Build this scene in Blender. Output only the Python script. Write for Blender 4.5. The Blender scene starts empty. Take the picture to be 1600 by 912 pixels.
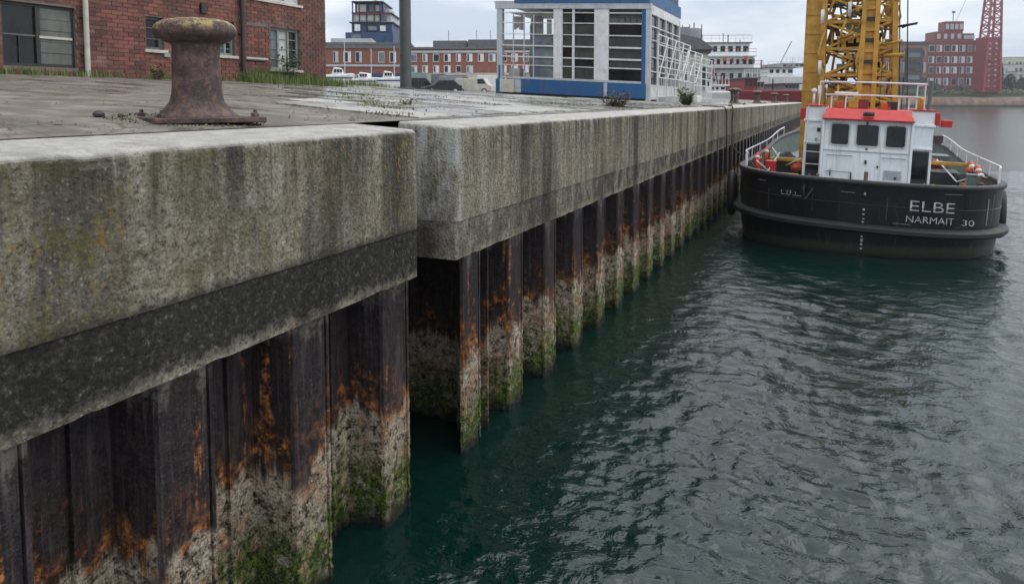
import bpy, bmesh, math, random
import numpy as np
from mathutils import Vector, Matrix, noise as mnoise

random.seed(7)
R = math.radians
scene = bpy.context.scene
col = scene.collection

# ------------------------------------------------------------------ camera, sky, sun, exposure
CAM = Vector((3.2, 0.0, 3.53))
FPX = 1150.0                       # focal length in pixels of the 1600 px wide photograph
PSI, PIT = R(23.8), R(4.0)
YPP = 157.0 + FPX * math.tan(PIT)  # row of the principal point
cam = bpy.data.cameras.new('camera')
cam.sensor_width = 36.0
cam.lens = 36.0 * FPX / 1600.0
cam.shift_y = (YPP - 456.0) / 1600.0
cam.clip_start, cam.clip_end = 0.05, 6000.0
cam.dof.use_dof = True
cam.dof.focus_distance = 6.5
cam.dof.aperture_fstop = 6.3
co = bpy.data.objects.new('camera', cam)
col.objects.link(co)
co.location = CAM
co.rotation_euler = (R(90) - PIT, 0, PSI)
scene.camera = co

SUN_EL, SUN_AZ = R(50), R(60)     # azimuth clockwise from +Y
world = bpy.data.worlds.new('World')
scene.world = world
world.use_nodes = True
wn, wl = world.node_tree.nodes, world.node_tree.links
wn.clear()
w_out = wn.new('ShaderNodeOutputWorld')
w_bg = wn.new('ShaderNodeBackground')
w_sky = wn.new('ShaderNodeTexSky')
w_sky.sky_type = 'NISHITA'
w_sky.sun_disc = False
w_sky.sun_elevation = SUN_EL
w_sky.sun_rotation = SUN_AZ
w_sky.dust_density = 3.0
w_tc = wn.new('ShaderNodeTexCoord')
w_sep = wn.new('ShaderNodeSeparateXYZ')
wl.new(w_tc.outputs['Generated'], w_sep.inputs[0])
w_ramp = wn.new('ShaderNodeValToRGB')       # an overcast sky is about twice as bright overhead as at the horizon
cr = w_ramp.color_ramp
cr.elements[0].position, cr.elements[0].color = 0.0, (0.63, 0.69, 0.755, 1)
cr.elements[1].position, cr.elements[1].color = 1.0, (1.62, 1.66, 1.71, 1)
wl.new(w_sep.outputs[2], w_ramp.inputs[0])
w_map = wn.new('ShaderNodeMapping')
w_map.inputs['Scale'].default_value = (1.6, 1.6, 6.0)
wl.new(w_tc.outputs['Generated'], w_map.inputs[0])
w_noise = wn.new('ShaderNodeTexNoise')
w_noise.inputs['Scale'].default_value = 2.6
w_noise.inputs['Detail'].default_value = 5
w_noise.inputs['Roughness'].default_value = 0.5
wl.new(w_map.outputs[0], w_noise.inputs['Vector'])
w_cr = wn.new('ShaderNodeValToRGB')
w_cr.color_ramp.elements[0].position, w_cr.color_ramp.elements[0].color = 0.38, (0.74, 0.80, 0.88, 1)
w_cr.color_ramp.elements[1].position, w_cr.color_ramp.elements[1].color = 0.60, (1.16, 1.14, 1.12, 1)
wl.new(w_noise.outputs[0], w_cr.inputs[0])
w_mul = wn.new('ShaderNodeMix'); w_mul.data_type = 'RGBA'; w_mul.blend_type = 'MULTIPLY'
w_mul.inputs[0].default_value = 1.0
wl.new(w_ramp.outputs[0], w_mul.inputs[6]); wl.new(w_cr.outputs[0], w_mul.inputs[7])
w_scl = wn.new('ShaderNodeMix'); w_scl.data_type = 'RGBA'; w_scl.blend_type = 'MULTIPLY'
w_scl.inputs[0].default_value = 1.0
w_scl.inputs[7].default_value = (0.012, 0.012, 0.012, 1)
wl.new(w_sky.outputs[0], w_scl.inputs[6])
w_add = wn.new('ShaderNodeMix'); w_add.data_type = 'RGBA'; w_add.blend_type = 'ADD'
w_add.inputs[0].default_value = 1.0
wl.new(w_mul.outputs[2], w_add.inputs[6]); wl.new(w_scl.outputs[2], w_add.inputs[7])
wl.new(w_add.outputs[2], w_bg.inputs[0])
w_bg.inputs[1].default_value = 1.0
wl.new(w_bg.outputs[0], w_out.inputs[0])

sun = bpy.data.lights.new('sun', 'SUN')
sun.energy = 1.3
sun.angle = R(65)
sun.color = (1.0, 0.97, 0.93)
so = bpy.data.objects.new('sun', sun)
col.objects.link(so)
sd = Vector((math.sin(SUN_AZ) * math.cos(SUN_EL), math.cos(SUN_AZ) * math.cos(SUN_EL), math.sin(SUN_EL)))
so.rotation_euler = (-sd).to_track_quat('-Z', 'Y').to_euler()
so.location = sd * 60

scene.cycles.use_denoising = True
scene.cycles.max_bounces = 5
scene.cycles.diffuse_bounces = 3
scene.cycles.glossy_bounces = 3
scene.cycles.volume_bounces = 0
scene.view_settings.view_transform = 'Standard'
scene.view_settings.look = 'None'
scene.view_settings.exposure = 0.1
scene.view_settings.gamma = 1.0

# ------------------------------------------------------------------ helpers
FH = Vector((-math.sin(PSI), math.cos(PSI), 0))
RH = Vector((math.cos(PSI), math.sin(PSI), 0))

def at(x, y, d):
    """A point of the place: seen in direction (x, y) of the photograph, d metres ahead."""
    a, b = (x - 800) / FPX, -(y - YPP) / FPX
    fw = FH * math.cos(PIT) - Vector((0, 0, math.sin(PIT)))
    up = FH * math.sin(PIT) + Vector((0, 0, math.cos(PIT)))
    ray = fw + RH * a + up * b
    return CAM + ray * (d / (math.cos(PIT) + b * math.sin(PIT)))

def proj(P):
    d = Vector(P) - CAM
    fw = FH * math.cos(PIT) - Vector((0, 0, math.sin(PIT))); up = FH * math.sin(PIT) + Vector((0, 0, math.cos(PIT)))
    k = d.dot(fw)
    return 800 + FPX * d.dot(RH) / k, YPP - FPX * d.dot(up) / k, k

def gz(x, y=4.0):
    """Height of the quay deck, which rises away from the edge, less so farther along."""
    s = -x
    k = 0.075 - 0.025 * max(0.0, min(1.0, (y - 12) / 18))
    if s < 14: return 3.29 + k * s
    return 3.29 + k * 14 + 0.012 * (s - 14)

class MB:
    def __init__(s):
        s.v, s.f, s.m = [], [], []
    def add(s, vs, fs, mi=0):
        o = len(s.v)
        s.v += [tuple(p) for p in vs]
        s.f += [tuple(i + o for i in f) for f in fs]
        s.m += [mi] * len(fs)
        return s
    def box(s, x0, x1, y0, y1, z0, z1, mi=0):
        return s.add([(x0, y0, z0), (x1, y0, z0), (x1, y1, z0), (x0, y1, z0), (x0, y0, z1), (x1, y0, z1), (x1, y1, z1), (x0, y1, z1)],
                     [(3, 2, 1, 0), (4, 5, 6, 7), (0, 1, 5, 4), (1, 2, 6, 5), (2, 3, 7, 6), (3, 0, 4, 7)], mi)
    def bar(s, a, b, w, h=None, mi=0):
        """A rectangular bar from a to b."""
        a, b = Vector(a), Vector(b); h = h or w
        d = (b - a).normalized()
        up = Vector((0, 0, 1)) if abs(d.z) < 0.95 else Vector((0, 1, 0))
        r = d.cross(up).normalized(); u = r.cross(d)
        vs = []
        for p in (a, b):
            for i, j in ((-1, -1), (1, -1), (1, 1), (-1, 1)):
                vs.append(p + r * (i * w / 2) + u * (j * h / 2))
        return s.add(vs, [(0, 1, 2, 3), (7, 6, 5, 4), (0, 4, 5, 1), (1, 5, 6, 2), (2, 6, 7, 3), (3, 7, 4, 0)], mi)
    def tube(s, pts, r, n=8, mi=0, cap=True):
        pts = [Vector(p) for p in pts]
        rs = r if isinstance(r, (list, tuple)) else [r] * len(pts)
        vs, fs = [], []
        pr = None
        for i, p in enumerate(pts):
            d = (pts[min(i + 1, len(pts) - 1)] - pts[max(i - 1, 0)]).normalized()
            if pr is None:
                up = Vector((0, 0, 1)) if abs(d.z) < 0.9 else Vector((0, 1, 0))
                pr = d.cross(up).normalized()
            pr = (pr - d * pr.dot(d)).normalized()
            u = pr.cross(d)
            for k in range(n):
                t = 2 * math.pi * k / n
                vs.append(p + pr * (rs[i] * math.cos(t)) + u * (rs[i] * math.sin(t)))
        for i in range(len(pts) - 1):
            for k in range(n):
                a, b = i * n + k, i * n + (k + 1) % n
                fs.append((a, a + n, b + n, b))
        if cap:
            fs.append(tuple(range(n)))
            fs.append(tuple(reversed(range((len(pts) - 1) * n, len(pts) * n))))
        return s.add(vs, fs, mi)
    def lathe(s, prof, n=32, c=(0, 0, 0), mi=0):
        vs, fs = [], []
        for r, z in prof:
            for k in range(n):
                t = 2 * math.pi * k / n
                vs.append((c[0] + r * math.cos(t), c[1] + r * math.sin(t), c[2] + z))
        for i in range(len(prof) - 1):
            for k in range(n):
                a, b = i * n + k, i * n + (k + 1) % n
                fs.append((a, b, b + n, a + n))
        fs.append(tuple(reversed(range(n))))
        fs.append(tuple(range((len(prof) - 1) * n, len(prof) * n)))
        return s.add(vs, fs, mi)
    def torus(s, c, R_, r, axis='y', n=20, k=8, mi=0):
        vs, fs = [], []
        for i in range(n):
            t = 2 * math.pi * i / n
            for j in range(k):
                q = 2 * math.pi * j / k
                a, b, h = (R_ + r * math.cos(q)) * math.cos(t), (R_ + r * math.cos(q)) * math.sin(t), r * math.sin(q)
                v = {'y': (a, h, b), 'x': (h, a, b), 'z': (a, b, h)}[axis]
                vs.append((c[0] + v[0], c[1] + v[1], c[2] + v[2]))
        for i in range(n):
            for j in range(k):
                fs.append((i * k + j, ((i + 1) % n) * k + j, ((i + 1) % n) * k + (j + 1) % k, i * k + (j + 1) % k))
        return s.add(vs, fs, mi)
    def prism(s, poly, y0, y1, mi=0):
        """Polygon in (x, z) pulled along y."""
        n = len(poly)
        vs = [(p[0], y0, p[1]) for p in poly] + [(p[0], y1, p[1]) for p in poly]
        fs = [tuple(range(n)), tuple(reversed(range(n, 2 * n)))] + [(i, i + n, (i + 1) % n + n, (i + 1) % n) for i in range(n)]
        return s.add(vs, fs, mi)
    def mesh(s, name, mats, smooth=False):
        me = bpy.data.meshes.new(name)
        me.from_pydata(s.v, [], s.f)
        if not isinstance(mats, (list, tuple)): mats = [mats]
        for m in mats: me.materials.append(m)
        if len(mats) > 1: me.polygons.foreach_set('material_index', s.m)
        if smooth: me.polygons.foreach_set('use_smooth', [True] * len(me.polygons))
        me.update()
        return me
    def build(s, name, mats, parent=None, smooth=False, bevel=0, angle=None):
        me = s.mesh(name, mats, smooth or angle is not None)
        bm = bmesh.new(); bm.from_mesh(me)
        bmesh.ops.recalc_face_normals(bm, faces=bm.faces)
        bm.to_mesh(me); bm.free()
        if angle is not None: me.set_sharp_from_angle(angle=R(angle))
        return link(name, me, parent, bevel)

def link(name, me, parent=None, bevel=0):
    o = bpy.data.objects.new(name, me)
    col.objects.link(o)
    if parent: o.parent = parent
    if bevel:
        b = o.modifiers.new('bevel', 'BEVEL'); b.width = bevel; b.segments = 2; b.limit_method = 'ANGLE'
    return o

def tag(o, label=None, cat=None, group=None, kind=None):
    if label: o['label'] = label
    if cat: o['category'] = cat
    if group: o['group'] = group
    if kind: o['kind'] = kind
    return o

def thing(name, label, cat, loc=(0, 0, 0), rz=0, group=None):
    o = bpy.data.objects.new(name, None)
    col.objects.link(o)
    o.location = loc
    o.rotation_euler = (0, 0, rz)
    o.empty_display_size = 0.2
    return tag(o, label, cat, group)

def copy_tree(o, parent=None):
    c = o.copy(); col.objects.link(c); c.parent = parent
    for ch in list(o.children): copy_tree(ch, c)
    return c

# ------------------------------------------------------------------ materials
class NT:
    def __init__(s, name):
        s.mat = bpy.data.materials.new(name); s.mat.use_nodes = True
        s.n, s.l = s.mat.node_tree.nodes, s.mat.node_tree.links
        s.b = s.n['Principled BSDF']
        s._pos = None
    def set(s, sock, v):
        if hasattr(v, 'is_linked') or isinstance(v, bpy.types.NodeSocket): s.l.new(v, sock)
        elif isinstance(v, (tuple, list)) and len(v) == 3 and sock.type == 'RGBA': sock.default_value = (*v, 1)
        else: sock.default_value = v
    def pos(s):
        if s._pos is None: s._pos = s.n.new('ShaderNodeNewGeometry')
        return s._pos.outputs['Position']
    def geo(s, k):
        s.pos(); return s._pos.outputs[k]
    def obj(s): return s.n.new('ShaderNodeTexCoord').outputs['Object']
    def rnd(s): return s.n.new('ShaderNodeObjectInfo').outputs['Random']
    def map(s, v, scale=(1, 1, 1), loc=(0, 0, 0)):
        m = s.n.new('ShaderNodeMapping'); s.l.new(v, m.inputs[0])
        m.inputs['Scale'].default_value = scale; s.set(m.inputs['Location'], loc)
        return m.outputs[0]
    def noise(s, v, scale, detail=6, rough=0.6, dist=0, col=False):
        t = s.n.new('ShaderNodeTexNoise'); s.l.new(v, t.inputs['Vector'])
        t.inputs['Scale'].default_value = scale; t.inputs['Detail'].default_value = detail
        t.inputs['Roughness'].default_value = rough; t.inputs['Distortion'].default_value = dist
        return t.outputs[1 if col else 0]
    def vor(s, v, scale, feat='F1', out=0):
        t = s.n.new('ShaderNodeTexVoronoi'); s.l.new(v, t.inputs['Vector'])
        t.feature = feat; t.inputs['Scale'].default_value = scale
        return t.outputs[out]
    def ramp(s, f, *stops, interp='LINEAR'):
        r = s.n.new('ShaderNodeValToRGB'); s.l.new(f, r.inputs[0])
        e = r.color_ramp.elements; r.color_ramp.interpolation = interp
        while len(e) < len(stops): e.new(0.5)
        for k, (p, c) in enumerate(stops):
            e[k].position = p
            e[k].color = (c, c, c, 1) if isinstance(c, (int, float)) else (*c, 1)
        return r.outputs[0]
    def mix(s, f, a, b, blend='MIX'):
        m = s.n.new('ShaderNodeMix'); m.data_type = 'RGBA'; m.blend_type = blend
        s.set(m.inputs[0], f); s.set(m.inputs[6], a); s.set(m.inputs[7], b)
        return m.outputs[2]
    def math(s, op, a, b=0.0, clamp=False):
        m = s.n.new('ShaderNodeMath'); m.operation = op; m.use_clamp = clamp
        s.set(m.inputs[0], a); s.set(m.inputs[1], b)
        return m.outputs[0]
    def rng(s, v, a, b, c=0.0, d=1.0):
        m = s.n.new('ShaderNodeMapRange'); s.l.new(v, m.inputs[0])
        for k, q in enumerate((a, b, c, d)): m.inputs[k + 1].default_value = q
        return m.outputs[0]
    def sep(s, v):
        m = s.n.new('ShaderNodeSeparateXYZ'); s.l.new(v, m.inputs[0]); return m.outputs
    def bump(s, h, strength=0.5, dist=0.01, prev=None):
        m = s.n.new('ShaderNodeBump'); s.l.new(h, m.inputs['Height'])
        m.inputs['Strength'].default_value = strength; m.inputs['Distance'].default_value = dist
        if prev is not None: s.l.new(prev, m.inputs['Normal'])
        return m.outputs[0]
    def out(s, color=None, rough=None, normal=None, metal=None, spec=None):
        for k, v in (('Base Color', color), ('Roughness', rough), ('Normal', normal), ('Metallic', metal), ('Specular IOR Level', spec)):
            if v is not None: s.set(s.b.inputs[k], v)
        return s.mat

def paint(name, c, rough=0.5, dirt=0.35, dirt_c=(0.06, 0.045, 0.03), scale=3.0, metal=0, streak=True):
    """Painted or plain surface with uneven dirt, faded patches and run-down streaks."""
    t = NT(name)
    p = t.pos()
    n1 = t.noise(p, scale, 6, 0.65)
    n2 = t.noise(t.map(p, (1, 1, 0.12) if streak else (1, 1, 1)), scale * 3, 4, 0.6)
    f = t.math('MULTIPLY', t.ramp(n1, (0.42, 0.0), (0.75, 1.0)), dirt)
    f2 = t.math('MULTIPLY', t.ramp(n2, (0.5, 0.0), (0.8, 1.0)), dirt)
    c1 = t.mix(f, c, dirt_c)
    c2 = t.mix(f2, c1, tuple(q * 0.5 for q in c))
    return t.out(c2, t.rng(n1, 0.3, 0.7, rough - 0.1, rough + 0.15), t.bump(n1, 0.15, 0.01), metal)

def concrete(name, band=False):
    t = NT(name)
    p = t.pos()
    x, y, z = t.sep(p)
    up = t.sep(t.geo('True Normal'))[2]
    big = t.noise(p, 1.3, 6, 0.6)
    med = t.noise(p, 9, 8, 0.72)
    fine = t.noise(p, 55, 6, 0.75)
    streak = t.noise(t.map(p, (1.0, 3.2, 0.22)), 1.7, 5, 0.6)
    ag = t.vor(p, 42)                                   # pebbles of the exposed aggregate
    agc = t.vor(p, 42, 'F1', 1)
    grain = t.noise(p, 26, 5, 0.8)
    base = t.ramp(med, (0.30, (0.12, 0.10, 0.066)), (0.5, (0.285, 0.25, 0.185)), (0.70, (0.48, 0.44, 0.36)))
    wide = t.noise(t.map(p, (1.0, 1.6, 0.18)), 1.1, 4, 0.6)
    base = t.mix(t.ramp(wide, (0.37, 0.95), (0.52, 0.0)), base, (0.036, 0.031, 0.022))
    base = t.mix(t.ramp(wide, (0.54, 0.0), (0.70, 0.5)), base, (0.42, 0.385, 0.31))
    sfac = t.ramp(big, (0.35, 0.25), (0.6, 1.0))
    base = t.mix(t.math('MULTIPLY', t.ramp(streak, (0.38, 0.6), (0.54, 0.0)), sfac), base, (0.05, 0.046, 0.038))
    base = t.mix(t.ramp(streak, (0.58, 0.0), (0.75, 0.5)), base, (0.42, 0.395, 0.34))
    peb = t.mix(t.math('MULTIPLY', t.ramp(ag, (0.15, 1.0), (0.42, 0.0)), t.ramp(t.sep(agc)[0], (0.45, 0.0), (0.75, 0.5))), base, t.mix(t.ramp(t.sep(agc)[1], (.3, 0.), (.8, 1.)), (0.045, 0.04, 0.033), (0.52, 0.49, 0.42)))
    base = t.mix(t.ramp(grain, (0.38, 0.85), (0.49, 0.0)), peb, (0.04, 0.035, 0.026))
    base = t.mix(t.ramp(grain, (0.58, 0.0), (0.70, 0.4)), base, (0.50, 0.47, 0.40))
    base = t.mix(t.ramp(fine, (0.36, 0.5), (0.50, 0.0)), base, (0.05, 0.045, 0.035))
    if not band:
        # lichen: olive film on the near part, orange-yellow crusts running down
        near = t.rng(y, 5.0, 1.5, 0.15, 1.0)
        film = t.math('MULTIPLY', t.ramp(t.noise(p, 3.2, 5, 0.65), (0.46, 0.0), (0.62, 0.75)), near)
        base = t.mix(film, base, (0.11, 0.10, 0.022))
        cr_ = t.noise(t.map(p, (1, 1.5, 0.55)), 13, 7, 0.72)
        crz = t.ramp(t.noise(t.map(p, (1, 1.2, 0.35)), 1.5, 3, 0.5), (0.48, 0.0), (0.60, 1.0))
        base = t.mix(t.math('MULTIPLY', t.math('MULTIPLY', t.ramp(cr_, (0.54, 0.0), (0.61, 0.9)), crz), t.ramp(big, (0.3, 0.4), (0.6, 1.0))), base, (0.30, 0.19, 0.03))
        # dark drip stains hanging from the arris, paler worn corner of the far block, damp fringe above the tarred band
        dr = t.math('MULTIPLY', t.ramp(t.noise(t.map(p, (1, 4.5, 0.15)), 1.6, 5, 0.65), (0.48, 0.0), (0.60, 0.75)), t.rng(t.math('ADD', z, t.math('MULTIPLY', t.math('SUBTRACT', wide, 0.5), 0.9)), 2.75, 3.2), True)
        base = t.mix(dr, base, (0.035, 0.031, 0.024))
        worn = t.math('MULTIPLY', t.math('MULTIPLY', t.rng(y, 6.16, 6.02), t.rng(y, 5.7, 5.9)), t.ramp(t.noise(t.map(p, (3, 3, 0.7)), 2.2, 6, 0.7), (0.40, 0.0), (0.56, 0.8)), True)
        base = t.mix(worn, base, (0.48, 0.48, 0.45))
        fr = t.math('MULTIPLY', t.rng(t.math('ADD', z, t.math('MULTIPLY', t.math('SUBTRACT', t.noise(p, 7, 7, 0.75), 0.5), 0.22)), 2.52, 2.45), t.rng(y, 5.7, 5.6), True)
        base = t.mix(t.math('MULTIPLY', fr, 0.85), base, (0.03, 0.027, 0.022))
        top = t.ramp(up, (0.35, 0.0), (0.9, 1.0))       # the trodden top is worn clean; paleness from sky light is painted in too
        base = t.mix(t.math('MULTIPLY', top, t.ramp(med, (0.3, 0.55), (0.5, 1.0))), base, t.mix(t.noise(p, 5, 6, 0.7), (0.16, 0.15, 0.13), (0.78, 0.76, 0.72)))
    else:
        edge = t.math('ADD', z, t.math('MULTIPLY', t.math('SUBTRACT', med, 0.5), 0.12))
        tar = t.math('MULTIPLY', t.ramp(edge, (0.0, 1.0), (1.0, 1.0)), 0.94)
        dark = t.ramp(t.noise(p, 22, 8, 0.8), (0.40, (0.004, 0.004, 0.004)), (0.52, (0.016, 0.015, 0.013)), (0.60, (0.06, 0.055, 0.046)), (0.69, (0.30, 0.275, 0.225)))
        fade = t.math('MULTIPLY', t.rng(y, 5.6, 6.0, 1.0, 0.0), 1.0, True)
        far = t.math('MULTIPLY', t.rng(y, 6.5, 13.0, 0.8, 1.25), t.ramp(t.noise(t.map(p, (1, 1, 0.8)), 3.0, 5, 0.65), (0.38, 0.05), (0.58, 0.75)))
        amt = t.math('MAXIMUM', t.math('MULTIPLY', fade, 1.0), t.math('MULTIPLY', far, t.math('SUBTRACT', 1.0, fade)))
        low = t.rng(t.math('ADD', z, t.math('MULTIPLY', t.math('SUBTRACT', t.noise(p, 9, 6, 0.7), 0.5), 0.30)), 2.06, 2.13, 0.0, 1.0)        # lime crust along the lower arris
        base = t.mix(t.math('MULTIPLY', t.math('MULTIPLY', amt, low), tar), base, dark)
    h = t.math('ADD', t.math('MULTIPLY', med, 0.9), t.math('ADD', t.math('MULTIPLY', grain, 1.0), t.math('MULTIPLY', ag, -0.3)))
    return t.out(base, t.rng(med, 0.3, 0.7, 0.65, 0.95), t.bump(h, 1.0, 0.03), spec=0.3)

def rust_pile(name):
    t = NT(name)
    p = t.pos()
    rn = t.rnd()
    off = t.n.new('ShaderNodeCombineXYZ'); t.l.new(t.math('MULTIPLY', rn, 37.0), off.inputs[2]); t.l.new(t.math('MULTIPLY', rn, 11.0), off.inputs[0])
    va = t.n.new('ShaderNodeVectorMath'); t.l.new(p, va.inputs[0]); t.l.new(off.outputs[0], va.inputs[1])
    q = va.outputs[0]
    x, y, z = t.sep(p)
    n1 = t.noise(q, 3.5, 8, 0.68)
    n2 = t.noise(q, 14, 8, 0.75)
    n3 = t.noise(q, 50, 5, 0.7)
    st = t.noise(t.map(q, (5, 5, 0.45)), 1.6, 5, 0.6)
    wob = t.math('ADD', t.math('MULTIPLY', t.math('SUBTRACT', n1, 0.5), 0.55), t.math('MULTIPLY', t.math('SUBTRACT', st, 0.5), 0.75))
    zz = t.math('ADD', z, wob)
    zo = t.math('ADD', z, t.math('MULTIPLY', wob, 2.2))
    steel = t.ramp(n2, (0.3, (0.005, 0.004, 0.005)), (0.5, (0.015, 0.011, 0.013)), (0.75, (0.050, 0.038, 0.039)))
    steel = t.mix(t.ramp(st, (0.58, 0.0), (0.72, 0.55)), steel, (0.11, 0.092, 0.092))
    fs_ = t.noise(t.map(q, (22, 22, 1.2)), 2.0, 6, 0.7)
    steel = t.mix(t.ramp(fs_, (0.52, 0.0), (0.68, 0.6)), steel, (0.085, 0.062, 0.055))
    steel = t.mix(t.ramp(n3, (0.57, 0.0), (0.68, 0.7)), steel, (0.13, 0.075, 0.05))
    orange = t.ramp(n2, (0.34, (0.016, 0.008, 0.006)), (0.45, (0.06, 0.022, 0.010)), (0.52, (0.20, 0.07, 0.02)), (0.58, (0.46, 0.18, 0.045)), (0.66, (0.62, 0.33, 0.13)), (0.78, (0.70, 0.55, 0.38)))
    cr2 = t.math('ADD', t.math('MULTIPLY', n2, 0.55), t.math('MULTIPLY', n3, 0.45))
    crust = t.ramp(cr2, (0.40, (0.045, 0.034, 0.024)), (0.47, (0.27, 0.215, 0.15)), (0.54, (0.56, 0.48, 0.37)), (0.64, (0.80, 0.73, 0.61)))
    crust = t.mix(t.ramp(n1, (0.48, 0.0), (0.62, 0.65)), crust, orange)
    moss = t.ramp(t.math('ADD', t.math('MULTIPLY', t.noise(q, 22, 6, 0.75), 0.6), t.math('MULTIPLY', n3, 0.4)), (0.41, (0.005, 0.007, 0.004)), (0.48, (0.04, 0.065, 0.010)), (0.55, (0.14, 0.20, 0.025)), (0.66, (0.30, 0.36, 0.09)))
    black = t.mix(n2, (0.004, 0.005, 0.004), (0.02, 0.022, 0.017))
    f_or = t.math('MULTIPLY', t.rng(zo, 1.38, 1.02), t.ramp(t.noise(q, 5.5, 7, 0.7), (0.45, 0.05), (0.55, 1.0)), True)
    f_cr = t.math('MULTIPLY', t.rng(zz, 1.03, 0.92), t.ramp(n2, (0.36, 0.1), (0.44, 1.0)), True)
    f_mo = t.math('MULTIPLY', t.rng(zz, 0.70, 0.36), t.ramp(t.noise(q, 9, 7, 0.75), (0.40, 0.15), (0.50, 1.0)), True)
    f_bl = t.rng(t.math('ADD', z, t.math('MULTIPLY', wob, 0.35)), 0.22, 0.02)
    c = t.mix(f_or, steel, orange)
    # lone rust runs and lime drips high on the pile
    run = t.math('MULTIPLY', t.ramp(t.noise(t.map(q, (7, 7, 0.5)), 1.1, 4, 0.6), (0.61, 0.0), (0.68, 0.9)), t.ramp(n2, (0.42, 0.05), (0.52, 1.0)))
    c = t.mix(run, c, orange)
    drip = t.math('MULTIPLY', t.rng(t.math('ADD', z, t.math('MULTIPLY', st, 0.7)), 2.22, 2.42), t.ramp(n2, (0.4, 0.0), (0.56, 0.7)), True)
    c = t.mix(drip, c, (0.30, 0.28, 0.23))
    c = t.mix(f_cr, c, crust)
    c = t.mix(f_mo, c, moss)
    c = t.mix(f_bl, c, black)
    rough = t.math('ADD', t.rng(f_or, 0, 1, 0.38, 0.8), t.math('MULTIPLY', f_bl, -0.35))
    flake = t.math('MULTIPLY', n2, t.math('ADD', t.math('MULTIPLY', f_or, 0.8), t.math('ADD', t.math('MULTIPLY', f_cr, 1.0), 0.32)))
    h = t.math('ADD', flake, t.math('MULTIPLY', t.math('MULTIPLY', n3, t.math('ADD', f_cr, 0.4)), 0.5))
    return t.out(c, rough, t.bump(h, 1.0, 0.035), spec=0.28)

def rust_iron(name, yellow=True):
    t = NT(name)
    p = t.obj()
    z = t.sep(p)[2]
    n1 = t.noise(p, 7, 8, 0.7); n2 = t.noise(p, 30, 6, 0.7); n3 = t.noise(p, 90, 4, 0.7)
    c = t.ramp(n1, (0.32, (0.016, 0.010, 0.010)), (0.5, (0.055, 0.032, 0.029)), (0.66, (0.13, 0.078, 0.064)))
    c = t.mix(t.ramp(n2, (0.53, 0.0), (0.66, 0.75)), c, (0.20, 0.105, 0.06))
    c = t.mix(t.ramp(n2, (0.36, 0.8), (0.45, 0.0)), c, (0.012, 0.009, 0.009))
    c = t.mix(t.ramp(n3, (0.62, 0.0), (0.72, 0.45)), c, (0.28, 0.25, 0.22))
    if yellow:
        f = t.math('MULTIPLY', t.ramp(t.noise(p, 11, 7, 0.75), (0.49, 0.0), (0.56, 0.9)), t.rng(z, 0.655, 0.71), True)
        c = t.mix(f, c, t.mix(n2, (0.16, 0.105, 0.03), (0.50, 0.40, 0.15)))
        f = t.math('MULTIPLY', t.ramp(t.noise(p, 16, 7, 0.75), (0.61, 0.0), (0.66, 0.7)), t.rng(z, 0.2, 0.6, 0.15, 1.0), True)
        c = t.mix(f, c, (0.16, 0.12, 0.035))
    h = t.math('ADD', n1, t.math('MULTIPLY', n2, 0.6))
    return t.out(c, t.rng(n2, 0.3, 0.7, 0.5, 0.85), t.bump(h, 0.9, 0.016))

def deck_mat(name, slab=False):
    t = NT(name)
    p = t.pos()
    x, y, z = t.sep(p)
    n0 = t.noise(p, 0.5, 5, 0.6); n1 = t.noise(p, 2.3, 8, 0.68); n2 = t.noise(p, 14, 8, 0.75)
    gray = t.ramp(n2, (0.28, (0.11, 0.10, 0.085)), (0.5, (0.26, 0.245, 0.22)), (0.72, (0.44, 0.42, 0.39)))
    if slab:
        rn = t.rnd()
        gray = t.mix(t.math('MULTIPLY', rn, 0.7), gray, (0.46, 0.45, 0.43))
        c = t.mix(t.ramp(n1, (0.50, 0.0), (0.68, 0.5)), gray, (0.13, 0.105, 0.07))
        wet = t.ramp(t.math('ADD', n1, t.math('MULTIPLY', t.math('SUBTRACT', rn, 0.5), 0.3)), (0.45, 1.0), (0.55, 0.0))
    else:
        dirt = t.ramp(n1, (0.3, (0.055, 0.046, 0.036)), (0.52, (0.15, 0.128, 0.104)), (0.72, (0.29, 0.262, 0.225)))
        c = t.mix(t.math('MAXIMUM', t.ramp(n0, (0.40, 0.9), (0.62, 0.3)), t.math('MULTIPLY', t.rng(t.math('ADD', t.math('SUBTRACT', y, 7.5), t.math('MULTIPLY', x, 0.9)), 2.5, -1.5), 0.92)), gray, dirt)
        wet = t.ramp(t.noise(p, 1.1, 6, 0.65), (0.52, 0.0), (0.60, 0.9))
    moss = t.math('MULTIPLY', t.ramp(t.noise(p, 1.7, 6, 0.68), (0.57, 0.0), (0.66, 1.0)), t.ramp(n2, (0.40, 0.0), (0.55, 0.9)))
    c = t.mix(moss, c, (0.075, 0.095, 0.022))
    crack = t.vor(t.map(p, (1, 1, 1)), 1.6, 'DISTANCE_TO_EDGE')
    c = t.mix(t.ramp(crack, (0.0, 0.85), (0.018, 0.0)), c, (0.035, 0.032, 0.022))
    c = t.mix(t.math('MULTIPLY', wet, 0.45), c, (0.05, 0.048, 0.044))
    rough = t.math('SUBTRACT', t.rng(n2, 0.3, 0.7, 0.65, 0.9), t.math('MULTIPLY', wet, 0.58))
    h = t.math('MULTIPLY', t.math('ADD', t.math('MULTIPLY', n2, 1.6), t.math('MULTIPLY', n1, 1.6)), t.math('SUBTRACT', 1.0, t.math('MULTIPLY', wet, 0.9)))
    return t.out(c, rough, t.bump(h, 0.6, 0.02))

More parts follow.
